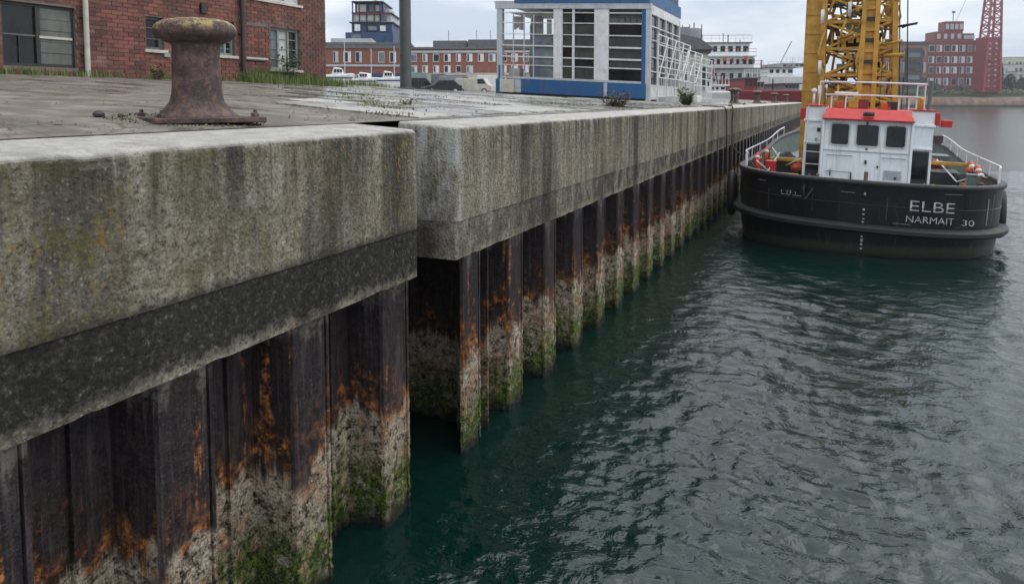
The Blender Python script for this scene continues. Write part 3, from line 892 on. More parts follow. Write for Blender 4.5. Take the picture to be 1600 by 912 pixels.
    for k in range(5):
        z = .18 + k * .184
        MB().box(-.085, -.06 + random.random() * .012, 8.05, 8.59, z + .003, z + .181).build('board', M['woodgrey'], hf)
    MB().box(-.06, -.035, 8.03, 8.6, .60, .64).build('batten', M['cream'], hf)
    # windows
    def win(a, b, c, d, mullions, mats, bars=2, sill=True, fm='frame_green'):
        f = MB().box(-.13, -.07, a, b, c, c + .05).box(-.13, -.07, a, b, d - .05, d).box(-.13, -.07, a, a + .05, c + .05, d - .05).box(-.13, -.07, b - .05, b, c + .05, d - .05)
        o = f.build('window', M[fm], t)
        ed = [a + .05] + [a + (b - a) * q for q in mullions] + [b - .05]
        for q in mullions:
            y = a + (b - a) * q
            MB().box(-.125, -.065, y - .025, y + .025, c + .05, d - .05).build('mullion', M[fm], o)
        for k in range(len(ed) - 1):
            MB().box(-.118, -.11, ed[k], ed[k + 1], c + .05, d - .05).build('pane', M[mats[k]], o)
            for q in range(1, bars + 1):
                z = c + (d - c) * q / (bars + 1)
                MB().box(-.108, -.09, ed[k], ed[k + 1], z - .008, z + .008).build('glazing_bar', M[fm], o)
        if sill: MB().box(-.1, .05, a - .06, b + .06, c - .06, c - .002).build('sill', M['cream'], o)
    win(10.05, 10.45, .55, 1.17, [], ['glass'], 2, True, 'woodgrey')
    win(11.85, 12.3, .54, 1.26, [.5], ['glass_sky', 'glass'], 4)
    win(13.4, 14.42, .31, 1.26, [.33, .66], ['glass_sky', 'curtain', 'glass'], 3)
    win(12.75, 14.45, 1.87, 3.1, [.25, .5, .75], ['glass_sky', 'curtain', 'glass_sky', 'curtain'], 2, True, 'white')
    win(4.6, 5.9, .5, 1.6, [.5], ['glass', 'glass'], 2); win(1.6, 2.9, .5, 1.6, [.5], ['glass', 'glass'], 2)
    # bricked-up opening with its own frame of soldier bricks
    MB().box(0.005, .022, 12.62, 13.3, .5, .54).build('sill', M['cream'], t)
    MB().box(0.005, .028, 12.62, 13.3, 1.24, 1.30).build('lintel', M['woodgrey'], t)
    # pipes
    def pipe(y, r, mt, z0, z1):
        m = MB().tube([(r + .04, y, z0 + (z1 - z0) * k / 8) for k in range(9)], r, 12)
        o = m.build('downpipe', M[mt], t, angle=40)
        for z in (0.35, 1.0, 1.7, 2.5):
            MB().box(0.0, .05, y - r * 1.7, y + r * 1.7, z, z + .03).build('pipe_bracket', M['dark'], o)
    pipe(8.78, .045, 'cream', -.02, 6.3)
    pipe(12.46, .04, 'dark', -.02, 6.3)
    m = MB().tube([(.03, 12.5, .47), (.03, 13.2, .47)], .018, 8)
    m.build('conduit', M['dark'], t)
    m = MB().box(0, .07, 11.35, 11.5, 1.36, 1.56).build('junction_box', M['dark'], t)
    m = MB().box(0, .05, 10.42, 10.55, .42, .5).build('meter_box', M['frame_green'], t)
make_brick_building()

# ------------------------------------------------------------------ lamp post
p = at(634, 136, 24.0)
gzp = gz(p.x, p.y)
t = thing('lamp_post', 'thick dark grey steel post on the quay beyond the brick warehouse', 'post', (p.x, p.y, gzp))
MB().lathe([(.19, 0), (.19, .9), (.187, 6), (.16, 9.0), (.155, 9.02)], 28).build('shaft', M['post'], t, angle=40)
MB().lathe([(.3, -.01), (.3, .03), (.22, .035), (.21, .07)], 24).build('base_flange', M['post'], t, angle=40)
MB().box(-.07, .07, -.205, -.15, .7, 1.15).build('service_door', M['post'], t, bevel=.01)

# ------------------------------------------------------------------ blue and white glazed cabin on the quay
def make_kiosk():
    SL = 0.052
    ZA = [-1, 0, .86, .95, 1.38, 1.78, 2.22, 2.75, 3.28, 3.68, 3.96, 4.2, 6.2]
    ZB = [-1, 0, .66, .75, 1.25, 1.60, 2.08, 2.56, 3.04, 3.47, 3.63, 3.86, 5.8]
    W, D = 6.6, 6.2
    t = thing('site_cabin', 'blue and white steel framed cabin with rows of panes on the quay', 'cabin', (-3.8, 29.2, gz(-3.8, 29.2) + 0.03))
    def sh(m):
        m.v = [(x, y, float(np.interp(z, ZA, ZB)) - x * SL) for x, y, z in m.v]; return m
    def part(name, mt, *boxes, parent=t, bevel=0):
        m = MB()
        for b in boxes: m.box(*b)
        return sh(m).build(name, M[mt], parent, bevel=bevel)
    # skirt: wide blue panels, pale patch at the left
    part('skirt_panel', 'blue', (-5.45, -1.78, -.02, .04, .08, .86), bevel=.01)
    part('skirt_panel', 'blue', (-1.62, -.02, -.02, .04, .08, .88), bevel=.01)
    part('skirt_panel', 'ltgrey', (-1.775, -1.625, -.015, .03, .1, .84))
    part('skirt_panel', 'ltgrey', (-5.75, -5.455, -.01, .03, .1, .8))
    part('white_block', 'cream', (-6.42, -5.76, -.12, .25, .06, .80), bevel=.03)
    part('plinth', 'dark', (-6.5, -.05, .06, D - .1, -.25, .075))
    # posts
    part('corner_post', 'ltgrey', (-6.6, -6.34, 0, .22, -.1, 4.25)); part('corner_post_foot', 'blue', (-6.64, -6.38, -.03, .0, -.1, .80)); part('corner_post_strip', 'blue', (-6.52, -6.44, -.012, -.001, .8, 1.35))
    part('corner_post', 'blue', (-.22, -.06, -.005, .2, .88, 4.02)); part('corner_post', 'ltgrey', (-.055, .13, -.004, .2, -.1, 4.05))
    part('corner_post', 'ltgrey', (-6.6, -6.38, D - .2, D, -.1, 4.1)); part('corner_post', 'ltgrey', (-.14, .1, D - .2, D, -.1, 4.1))
    part('pillar', 'white', (-3.98, -3.58, .0, .12, .95, 3.95)); part('pillar', 'white', (-2.2, -1.58, .0, .12, .95, 3.95))
    part('sill_beam', 'ltgrey', (-6.34, -.22, -.03, .1, .862, .95)); part('top_beam', 'ltgrey', (-6.66, .16, -.03, .2, 3.96, 4.2))
    part('roof', 'blue', (-5.75, .1, -.06, D + .1, 4.205, 4.75)); part('roof_edge', 'ltgrey', (-6.7, -5.76, -.02, D, 4.205, 4.3))
    part('upper_box', 'navy', (-2.5, .05, 1.2, D - .3, 4.755, 6.2))
    # transoms
    zs = [1.38, 1.78, 2.22, 2.75, 3.28, 3.68]
    for i, z in enumerate(zs):
        th = .05 if i in (1, 2) else .032
        part('transom', 'white', (-6.34, -3.985, -.015, .05, z - th / 2, z + th / 2))
        part('transom', 'white', (-3.575, -2.205, -.015, .05, z - th / 2, z + th / 2))
        part('transom', 'white', (-1.575, -.225, -.018, .05, z - th * .7, z + th * .7))
    # mullions and panes
    for x in (-5.82, -5.32, -4.88): part('mullion', 'ltgrey', (x - .022, x + .022, .0, .045, .95, 3.6))
    part('mullion', 'white', (-3.15, -3.05, .0, .06, .95, 3.95))
    rows = [.95] + zs + [3.95]
    for (x0, x1) in ((-3.575, -3.15), (-3.05, -2.205), (-1.575, -.225)):
        for k in range(len(rows) - 1):
            g = 'pane' if (k + int(x0 * 3)) % 4 else 'glass'
            part('pane', g, (x0, x1, .052, .06, rows[k], rows[k + 1]))
    for k in range(0, 4):
        part('pane', 'glass_sky', (-4.86, -3.985, .052, .06, rows[k], rows[k + 1]))
    # inside of the open bay
    part('inner_floor', 'woodgrey', (-6.3, -.1, .25, D - .25, .3, .4))
    part('back_wall', 'ltgrey', (-5.4, -.15, D - .18, D - .1, .4, 3.9)); part('inner_wall', 'cream', (-3.9, -3.8, .3, 4.2, .4, 3.9))
    part('inner_shelf', 'white', (-5.9, -4.2, 1.6, 2.1, 1.0, 1.1)); part('inner_cupboard', 'white', (-5.2, -4.5, 3.4, 4.0, .4, 2.6)); part('inner_cupboard', 'cream', (-6.2, -5.7, .4, 1.0, .4, 1.25))
    part('ceiling_panel', 'white', (-6.2, -4.0, .3, 3.0, 3.72, 3.78))
    for k, (x0, x1, y, z0, z1, mt) in enumerate(((-6.2, -5.7, .8, 3.0, 3.6, 'curtain'), (-5.6, -5.0, 1.4, 2.6, 3.65, 'white'), (-5.2, -4.7, .5, 3.1, 3.6, 'grey'), (-4.8, -4.1, 2.2, 1.9, 3.5, 'curtain'), (-5.9, -5.5, 2.6, .5, 2.3, 'ltgrey'), (-6.25, -6.05, 3.0, .5, 2.9, 'woodgrey'), (-5.45, -5.25, 1.0, .5, 3.3, 'ltgrey'), (-4.6, -4.2, .7, .5, 1.7, 'white'), (-5.0, -4.75, 3.2, 1.2, 3.4, 'dark'))):
        m = MB(); w_ = (x1 - x0)
        n_ = 7
        vs = []
        for i in range(n_):
            q = i / (n_ - 1); lo = z0 + .25 * abs(mnoise.noise(Vector((k * 3.1, q * 3, 0))))
            for yy in (y + .05 * math.sin(q * 14 + k), y + .05 * math.sin(q * 14 + k) + .03):
                vs += [(x0 + w_ * q, yy, lo), (x0 + w_ * q, yy, z1)]
        fs = []
        for i in range(n_ - 1):
            a, b = i * 4, i * 4 + 4
            fs += [(a, b, b + 1, a + 1), (a + 2, a + 3, b + 3, b + 2), (a + 1, b + 1, b + 3, a + 3), (a, a + 2, b + 2, b)]
        sh(m.add(vs, fs)).build('hanging_sheet', M[mt], t)
    for k in range(14):
        x = -3.5 + 3.2 * k / 13 + .1 * mnoise.noise(Vector((k, 0, 0)))
        if -2.25 < x < -1.5: continue
        part('inner_slat', 'woodgrey' if k % 3 else 'cream', (x, x + .07, .30, .34, .8, 3.6))
    # right side wall: piers, dark openings, rails
    part('side_panel', 'white', (-.02, .06, .2, D - .2, .06, .85)); part('side_beam', 'white', (-.04, .09, .2, D - .2, 3.7, 4.2))
    for k in range(5):
        y = .25 + k * 1.42
        part('side_pier', 'ltgrey', (-.05, .07, y, y + .18, .85, 3.7))
        if k < 4: part('pane', 'glass', (-.03, -.02, y + .18, y + 1.42, .85, 3.7))
    for z in (1.3, 1.9, 2.6, 3.2): part('side_rail', 'white', (.1, .14, .2, D - .2, z, z + .04))
make_kiosk()

def make_railing_frame(x, y0, y1, h, label, n, diag):
    t = thing('railing_frame', label, 'railing', (x, y0, gz(x, y0)), 0, 'white steel railing frames beside the cabin')
    L = y1 - y0
    for k in range(n + 1):
        MB().box(-.03, .03, L * k / n - .03, L * k / n + .03, 0, h).build('post', M['white'], t)
    for z in [h * q for q in (.08, .36, .52, .68, .84, .985)]:
        for k in range(n): MB().box(-.02, .02, L * k / n + .03, L * (k + 1) / n - .03, z - .02, z + .02).build('rail', M['white'], t)
    for k in range(n * 5):
        if k % 5: MB().box(-.012, .012, L * k / (n * 5) - .012, L * k / (n * 5) + .012, h * .09, h * .35).build('baluster', M['white'], t)
    if diag:
        for k in range(n): MB().bar((.05, L * k / n, h * .36), (.05, L * (k + 1) / n, h * .97), .04).build('brace', M['white'], t)
make_railing_frame(-3.45, 29.6, 36.5, 2.75, 'tall white railing frame along the right side of the blue cabin', 4, True)
make_railing_frame(-3.3, 37.0, 42.5, 2.3, 'lower white railing frame standing beyond the blue cabin', 3, False)
make_railing_frame(-4.6, 40.0, 47.0, 2.9, 'white railing frame set back behind the lower one', 3, True)
MB_w = MB().box(-.9, .9, -.5, .5, 0, .28)
o = MB_w.build('concrete_slab', M['white'], None, bevel=.03); o.location = (-3.0, 31.5, gz(-3.0, 31.5)); tag(o, 'loose white slab lying at the right foot of the blue cabin', 'slab')

# ------------------------------------------------------------------ plants
def blades(name, mt, pts, h0, h1, w, parent=None, lean=.5, seed=1):
    rnd = random.Random(seed); m = MB()
    for (x, y, z, s) in pts:
        h = rnd.uniform(h0, h1) * s; a = rnd.random() * 6.283; l = rnd.random() * lean * h
        dx, dy = math.cos(a), math.sin(a); ww = w * (.6 + rnd.random() * .8)
        m.add([(x - dy * ww, y + dx * ww, z), (x + dy * ww, y - dx * ww, z), (x + dx * l * .4 + dy * ww * .7, y + dy * l * .4 - dx * ww * .7, z + h * .6), (x + dx * l * .4 - dy * ww * .7, y + dy * l * .4 + dx * ww * .7, z + h * .6), (x + dx * l, y + dy * l, z + h)],
              [(0, 1, 2, 3), (3, 2, 4)])
    return link(name, m.mesh(name, M[mt]), parent)
rnd = random.Random(11)
pts = []
for k in range(3600):                   # strip along the foot of the brick wall
    y = rnd.uniform(6.0, 15.6); x = -8.75 + abs(rnd.gauss(0, .16))
    dens = .35 + mnoise.noise(Vector((y * 1.1, 0, 0))) + (0.75 if 12.4 < y < 15.2 else 0)
    if rnd.random() < dens: pts.append((x, y, gz(x, y) - .01, 1.0 + (1.3 if 12.4 < y < 14.8 else 0)))
for k in range(2600):
    y = rnd.uniform(12.2, 15.3); x = -8.7 + abs(rnd.gauss(0, .4)); pts.append((x, y, gz(x, y) - .01, 1.6))
tag(blades('grass', 'grass', pts, .05, .17, .007, seed=2), 'green grass along the foot of the brick wall', 'grass', kind='stuff')
pts = []
for k in range(5000):                   # crest of the yard behind the post
    x = rnd.uniform(-22, -13); y = 15.8 + (-x - 9) * rnd.uniform(.3, 2.0)
    if mnoise.noise(Vector((x * .8, y * .8, 3))) > -.05: pts.append((x, y, gz(x, y) - .01, 1.0))
tag(blades('yard_grass', 'grass', pts, .1, .34, .012, seed=3), 'low grass between the post and the yard', 'grass', kind='stuff')
pts = []
for (cx, cy, rr, n) in ((-5.6, 11.6, .5, 260), (-4.2, 10.2, .35, 200), (-2.6, 8.3, .25, 160), (-1.7, 7.6, .2, 120), (-3.4, 9.0, .3, 160), (-2.4, 11, .35, 140), (-2.2, 14.2, .5, 240), (-1.5, 15.9, .5, 260), (-1.8, 20.6, .5, 200), (-4.4, 12.9, .5, 160), (-1.1, 6.6, .15, 70), (-3.3, 18.2, .6, 220), (-1.3, 22.2, .5, 260), (-1.2, 27.5, .8, 220), (-6.5, 28.6, 1.2, 300)):
    for k in range(n):
        x, y = rnd.gauss(cx, rr), rnd.gauss(cy, rr); x = min(x, -.66); pts.append((x, y, gz(x, y) + .005, 1.0))
for k in range(420):                    # round the plate of the big bollard
    a = rnd.random() * 6.283; r_ = rnd.uniform(.40, .56); x, y = -1.24 + r_ * math.cos(a), 4.05 + r_ * math.sin(a)
    pts.append((min(x, -.66), y, gz(x) - .004, .55))
tag(blades('joint_weeds', 'moss', pts, .012, .045, .007, seed=4, lean=1.6), 'small weeds and moss in the joints of the quay paving', 'weeds', kind='stuff')

def weed_plant(loc, h, n, spread, mt, label, cat='plant', leaf=.03, name='weed_plant', seed=0):
    rr = random.Random(seed)
    t = thing(name, label, cat, loc)
    st, lf = MB(), MB()
    for k in range(n):
        a = rr.random() * 6.283; s = rr.random() ** .5 * spread; hh = h * rr.uniform(.55 if n < 30 else .12, 1.0)
        p0 = Vector((s * .35 * math.cos(a), s * .35 * math.sin(a), -.02)); p2 = Vector((s * math.cos(a), s * math.sin(a), hh)); p1 = (p0 + p2) / 2 + Vector((rr.gauss(0, .03), rr.gauss(0, .03), hh * .1))
        st.tube([p0, p1, p2], [.006, .004, .002], 4)
        for q in range(int(14 * hh / .5) + 4):
            f = rr.uniform(.12, 1.0); c = p0.lerp(p1, f * 2) if f < .5 else p1.lerp(p2, f * 2 - 1)
            b = rr.random() * 6.283; L = leaf * rr.uniform(.7, 1.8); d = Vector((math.cos(b), math.sin(b), rr.uniform(-.2, .7))).normalized(); w = d.cross(Vector((0, 0, 1))).normalized() * L * .3
            lf.add([c, c + d * L * .5 + w, c + d * L, c + d * L * .5 - w], [(0, 1, 2, 3)])
    st.build('stem', M['twig'], t); link('foliage', lf.mesh('foliage', M[mt]), t)
    return t
weed_plant((-8.45, 13.6, gz(-8.45, 13.6)), .85, 16, .34, 'weed', 'tall leafy weed in front of the brick warehouse window', leaf=.07, seed=1)
weed_plant((-8.4, 9.95, gz(-8.4)), .26, 12, .2, 'grass', 'small green weed at the wall just left of the big bollard shaft', leaf=.06, seed=2)
weed_plant((-1.35, 16.1, gz(-1.35, 16.1)), .40, 70, .42, 'twig', 'dry brown shrub stump on the quay edge before the blue cabin', 'shrub', leaf=.05, name='dry_shrub', seed=3)
weed_plant((-1.3, 24.4, gz(-1.3, 24.4)), .55, 46, .34, 'moss', 'yellow green bush at the quay edge beyond the brown shrub', 'shrub', leaf=.09, name='green_bush', seed=4)
weed_plant((-2.3, 8.9, gz(-2.3)), .10, 14, .16, 'moss', 'low weed tuft in the paving beyond the concrete gap', leaf=.035, seed=5)

# small stones and debris beside the bollard plate
for k, (x, y, s, lab) in enumerate(((-1.62, 3.62, .04, 'dark stone lying by the left corner of the bollard plate'), (-1.55, 3.74, .025, 'small pebble beside the dark stone at the bollard'))):
    m = MB().lathe([(s * .6, 0), (s, s * .35), (s * .9, s * .8), (s * .4, s * 1.15)], 9)
    o = m.build('stone', M['dark'], None, angle=30); o.location = (x, y, gz(x) + .03 if k > 5 else gz(x) + .0); o.rotation_euler = (0.1, .2, k); tag(o, lab, 'stone')

rg = random.Random(77); gm = MB()
for k in range(2600):
    y = 1.6 + 22 * rg.random() ** 1.6; x = -.66 - (8.0 if y < 15 else 6) * rg.random() ** 1.4
    if mnoise.noise(Vector((x * .9, y * .6, 5))) < -.05: continue
    r_ = rg.uniform(.004, .014) * (1 + y * .05) * (2.2 if rg.random() < .04 else 1); z = gz(x, y) + .004
    q = [(x + r_ * rg.uniform(.6, 1.2) * math.cos(a), y + r_ * rg.uniform(.6, 1.2) * math.sin(a), z) for a in (0, 1.57, 3.14, 4.71)]
    gm.add(q + [(x + rg.uniform(-.4, .4) * r_, y + rg.uniform(-.4, .4) * r_, z + r_ * rg.uniform(.5, 1.1))], [(0, 1, 4), (1, 2, 4), (2, 3, 4), (3, 0, 4)])
tag(link('grit', gm.mesh('grit', M['mortar'])), 'loose grit and pebbles on the quay paving', 'gravel', kind='stuff')

# ------------------------------------------------------------------ ropes over the quay edge
def rope(name, pts, r, label):
    P = [Vector(p) for p in pts]; out = []
    for i in range(len(P) - 1):
        a, b, c, d = P[max(i - 1, 0)], P[i], P[i + 1], P[min(i + 2, len(P) - 1)]
        for k in range(6):
            t = k / 6
            out.append(.5 * ((2 * b) + (c - a) * t + (2 * a - 5 * b + 4 * c - d) * t * t + (3 * b - a - 3 * c + d) * t ** 3))
    out.append(P[-1])
    o = MB().tube(out, r, 7).build(name, M['rope'], None, smooth=True)
    return tag(o, label, 'rope')
zb = gz(-1.24, 36)
rope('mooring_rope', [(-1.45, 36.0, zb + .5), (-1.24, 35.72, zb + .48), (-.95, 33.0, zb + .06), (-.4, 27.6, gz(-.4) + .03), (.03, 25.4, 3.28), (.05, 25.1, 2.7), (.25, 24.2, 2.0), (1.0, 22.6, 1.75), (1.35, 21.9, 1.62)], .022, 'dark mooring rope from the roped bollard over the edge to the tugboat')
rope('hanging_rope', [(-.6, 23.2, gz(-.6) + .03), (-.2, 23.4, gz(-.2) + .025), (.025, 23.7, 3.27), (.035, 23.9, 2.7), (.03, 24.0, 2.1), (.02, 24.05, 1.2)], .016, 'thin black rope hanging over the quay edge')

# ------------------------------------------------------------------ tugboat
BX, BY, BB, BL = 3.77, 18.3, 3.0, 19.0
def outline(inset=0.0):
    pts = []
    n, a_ = 2.5, 2.7
    for k in range(25):
        a = k / 24 * math.pi / 2
        pts.append((BB * math.sin(a) ** (2 / n), a_ * (1 - math.cos(a) ** (2 / n))))
    for k in range(1, 9): pts.append((BB, a_ + (11 - a_) * k / 8))
    for k in range(1, 13):
        t = 11 + (BL - 11) * k / 12
        pts.append((BB * max(0.0, 1 - ((t - 11) / (BL - 11)) ** 2.2), t))
    full = [(-x, y) for x, y in reversed(pts[1:])] + pts
    if inset:
        out = []
        for i, (x, y) in enumerate(full):
            a, b = full[max(i - 1, 0)], full[min(i + 1, len(full) - 1)]
            d = Vector((b[0] - a[0], b[1] - a[1])).normalized()
            nx, ny = -d.y, d.x
            out.append((x + nx * inset, y + ny * inset))
        full = out
    return full
def sheer(y): return 0.0 if y < 7 else 1.1 * ((y - 7) / 12) ** 2
def ribbon(levels, close=False):
    """Surface through outline copies: levels of (inset, z, sheer factor)."""
    m = MB(); vs, fs = [], []
    for ins, z, sf in levels:
        for x, y in outline(ins): vs.append((x, y, z + sf * sheer(y)))
    n = len(outline())
    L = len(levels)
    for i in range(L if close else L - 1):
        for k in range(n - 1):
            a, b = i * n + k, ((i + 1) % L) * n + k
            fs.append((a, a + 1, b + 1, b))
    return m.add(vs, fs)
tug = thing('tugboat', 'black hulled workboat with white wheelhouse and red roof moored at the quay', 'boat', (BX, BY, -0.07))
tug.rotation_euler = (0, R(2.2), R(-0.8))
ribbon([(.6, -.7, 0), (.28, -.3, 0), (.14, 0, 0), (.07, .4, .3), (.04, .7, .6), (.03, 1.2, .8), (.0, 1.74, 1)]).build('hull', M['hull'], tug, smooth=True)
ribbon([(.07, 1.74, 1), (.075, 1.3, 1), (.08, .9, 1)]).build('bulwark', M['bulwark_in'], tug, smooth=True)
ribbon([(.10, 1.70, 1), (-.045, 1.70, 1), (-.06, 1.73, 1), (-.06, 1.775, 1), (-.04, 1.80, 1), (.08, 1.80, 1), (.10, 1.77, 1)], True).build('gunwale', M['dark'], tug, angle=50)
ribbon([(.06, .60, .6), (-.12, .63, .6), (-.16, .67, .6), (-.16, .75, .6), (-.12, .79, .6), (.06, .82, .6)], True).build('rubbing_strake', M['rubber'], tug, angle=40)
ol = outline(.08)
dk = MB(); n = len(ol)
h_ = n // 2
vs = [(x, y, .93 + sheer(y)) for x, y in ol]
dk.add(vs, [(i, i + 1, n - 2 - i, n - 1 - i) for i in range(h_ - 1)] + [(h_ - 1, h_, h_ + 1)])
dk.build('deck', M['boat_deck'], tug)

def hull_point(s, z, off=.008):
    """Point on the stern at arc length s right of the middle."""
    o = outline(.03 + (1.2 - z) * .04 if z < 1.2 else .03 * (1.74 - z) / .54)
    i = len(o) // 2; acc = 0.0; sg = 1 if s >= 0 else -1
    while True:
        a, b = Vector((*o[i], 0)), Vector((*o[i + sg], 0)); l = (b - a).length
        if acc + l >= abs(s):
            p = a.lerp(b, (abs(s) - acc) / l); d = (b - a).normalized() * sg
            return Vector((p.x + d.y * off, p.y - d.x * off, z))
        acc += l; i += sg
def hull_text(txt, size, s0, width, z0, slant=0.0, jitter=0.0):
    cu = bpy.data.curves.new('lettering', 'FONT'); cu.body = txt; cu.size = size; cu.offset = -size * .008
    tmp = bpy.data.objects.new('tmp_text', cu); col.objects.link(tmp)
    bpy.context.view_layer.update()
    me = bpy.data.meshes.new_from_object(tmp.evaluated_get(bpy.context.evaluated_depsgraph_get()))
    bpy.data.objects.remove(tmp); bpy.data.curves.remove(cu)
    xs = [v.co.x for v in me.vertices]; x0, x1 = min(xs), max(xs)
    for v in me.vertices:
        q = (v.co.x - x0) / (x1 - x0)
        v.co = hull_point(s0 + q * width, z0 + v.co.y + slant * q, .012)
    me.materials.clear(); me.materials.append(M['letters'])
    o = link('lettering', me, tug)
    return o
hull_text('ELBE', .34, .92, .93, 1.20, -.02)['label'] = 'white painted boat name on the stern'
hull_text('NARMAIT', .215, .86, 1.0, .94, -.01)['label'] = 'smaller worn white line under the boat name'
hull_text('30', .19, 2.05, .32, .92, -.02)['label'] = 'worn white figures right of the lettering'
def hull_patch(s0, s1, z0, z1, mt='letters', parent=tug, name='paint_mark'):
    a = [hull_point(s0, z0, .012), hull_point(s1, z0, .012), hull_point(s1, z1, .012), hull_point(s0, z1, .012)]
    return MB().add(a, [(0, 1, 2, 3)]).build(name, M[mt], parent)
for z0, z1 in ((1.47, 1.53), (1.12, 1.16), (1.02, 1.05), (.92, .94), (.84, .87), (.5, .54), (.40, .47), (.32, .36), (.22, .26)): hull_patch(-.02, .02 + .01 * random.random(), z0, z1)
hull_patch(-1.85, -1.35, 1.30, 1.312); 
for s in (-1.85, -1.7, -1.62, -1.5): hull_patch(s, s + .02, 1.34, 1.39 + .03 * random.random())

ribbon([(.028, 1.235, .8), (.012, 1.242, .8), (.012, 1.256, .8), (.026, 1.263, .8)]).build('weld_seam', M['hull'], tug, smooth=True)
for s_ in (-2.6, -1.75, -.85, .86 - .12, 2.1, 2.95): hull_patch(s_, s_ + .018, .84, 1.69, 'hull', name='weld_seam')
for k, (s_, z_, w_, h_, mt) in enumerate(((-2.2, .9, .03, .5, 'iron_plain'), (-1.1, 1.0, .02, .4, 'iron_plain'), (.45, .95, .025, .5, 'iron_plain'), (2.75, .9, .04, .6, 'grey'), (2.95, .9, .03, .7, 'grey'), (-.5, 1.5, .3, .015, 'grey'), (1.6, 1.6, .4, .012, 'grey'), (-2.6, 1.55, .3, .02, 'grey'), (.6, .88, .35, .014, 'grey'), (1.9, .86, .3, .02, 'iron_plain'))):
    hull_patch(s_, s_ + w_, z_, z_ + h_, mt, name='scuff_mark')
# wheelhouse
def tb(name, mt, *bx, parent=tug, bevel=.015):
    m = MB()
    for b in bx: m.box(*b)
    return m.build(name, M[mt], parent, bevel=bevel)
wh = tb('wheelhouse', 'boat_white', (-1.0, 1.0, 2.6, 5.8, .93, 3.08))
wing = tb('deckhouse_wing', 'boat_white', (-1.5, -1.003, 2.95, 6.2, .93, 3.40)); wing2 = tb('deckhouse_wing', 'boat_white', (1.003, 1.52, 2.95, 6.2, .93, 3.38))
tb('wing_ledge', 'boat_white', (-1.53, -1.0, 2.9, 2.948, 3.0, 3.06), bevel=.006); tb('wing_ledge', 'boat_white', (1.0, 1.55, 2.9, 2.948, 2.98, 3.04), bevel=.006)
tb('wing_ledge', 'boat_white', (-1.5, -1.0, 2.88, 2.948, 2.42, 2.46), bevel=.006); tb('wing_ledge', 'boat_white', (1.0, 1.52, 2.88, 2.948, 2.40, 2.44), bevel=.006)
tb('wing_edge', 'red', (-1.54, -1.0, 2.9, 6.2, 3.402, 3.43), bevel=.004); tb('wing_edge', 'red', (1.0, 1.56, 2.9, 6.2, 3.382, 3.41), bevel=.004)
rf = MB()
rf.add([(-1.06, 2.45, 3.082), (1.06, 2.45, 3.082), (1.06, 5.9, 3.082), (-1.06, 5.9, 3.082), (-1.06, 2.43, 3.11), (1.06, 2.43, 3.11), (1.06, 5.9, 3.11), (-1.06, 5.9, 3.11), (-.97, 2.72, 3.37), (.93, 2.72, 3.37), (.93, 5.7, 3.37), (-.97, 5.7, 3.37)],
       [(3, 2, 1, 0), (0, 1, 5, 4), (1, 2, 6, 5), (2, 3, 7, 6), (3, 0, 4, 7), (4, 5, 9, 8), (5, 6, 10, 9), (6, 7, 11, 10), (7, 4, 8, 11), (8, 9, 10, 11)])
rf = rf.build('roof', M['red'], tug, bevel=.012)
tb('trim', 'ltgrey', (-1.02, 1.02, 2.575, 2.597, 2.275, 2.30), bevel=.004); tb('trim', 'ltgrey', (-1.02, 1.02, 2.57, 2.597, 1.45, 1.53), bevel=.004)
tb('side_post', 'boat_white', (-1.06, -1.0, 2.56, 2.62, 1.0, 3.08), bevel=.01); tb('side_post', 'boat_white', (1.0, 1.06, 2.56, 2.62, 1.0, 3.08), bevel=.01)
def rounded_window(x0, x1, z0, z1, y):
    def ring(a, b, c, d, r, yy):
        out = []
        for cx, cz, s in ((b - r, d - r, 0), (a + r, d - r, 90), (a + r, c + r, 180), (b - r, c + r, 270)):
            for k in range(5):
                t = R(s + 90 * k / 4); out.append((cx + r * math.cos(t), yy, cz + r * math.sin(t)))
        return out
    o, i = ring(x0 - .035, x1 + .035, z0 - .035, z1 + .035, .09, y - .022), ring(x0, x1, z0, z1, .06, y - .022)
    ob, ib = ring(x0 - .035, x1 + .035, z0 - .035, z1 + .035, .09, y + .003), ring(x0, x1, z0, z1, .06, y - .004)
    n = len(o)
    m = MB().add(o + i + ob + ib, [(k, (k + 1) % n, n + (k + 1) % n, n + k) for k in range(n)] + [(k, 2 * n + k, 2 * n + (k + 1) % n, (k + 1) % n) for k in range(n)] + [(n + k, n + (k + 1) % n, 3 * n + (k + 1) % n, 3 * n + k) for k in range(n)])
    f = m.build('window', M['ltgrey'], tug)
    MB().add(ring(x0, x1, z0, z1, .06, y - .006), [tuple(range(n))]).build('pane', M['glass'], f)
for x0, x1 in ((-.83, -.42), (-.23, .27), (.45, .88)): rounded_window(x0, x1, 2.44, 2.97, 2.6)
for x0, x1, z0, z1 in ((-1.44, -1.06, 1.35, 2.38), (1.07, 1.46, 1.3, 2.36)):
    d = tb('door', 'dark', (x0, x1, 2.925, 2.949, z0, z1), bevel=.008)
    tb('pane', 'glass', (x0 + .04, x1 - .04, 2.915, 2.924, z0 + .35, z1 - .05), parent=d, bevel=0); tb('door_handle', 'ltgrey', (x1 - .07, x1 - .04, 2.90, 2.914, z0 + .22, z0 + .26), parent=d, bevel=0)
for x, z, w, h in ((-1.15, 2.78, .09, .1), (-1.2, 2.52, .06, .06), (0, 3.02, .05, .08), (0.02, 2.36, .05, .04), (.02, 2.02, .05, .1), (.3, 1.92, .04, .06), (-.8, 1.7, .03, .16), (-.3, 1.62, .03, .2), (.72, 1.66, .05, .06)):
    tb('fitting', 'dark', (x - w / 2, x + w / 2, 2.555 if abs(x) < 1 else 2.915, 2.599 if abs(x) < 1 else 2.949, z - h / 2, z + h / 2), bevel=.005)
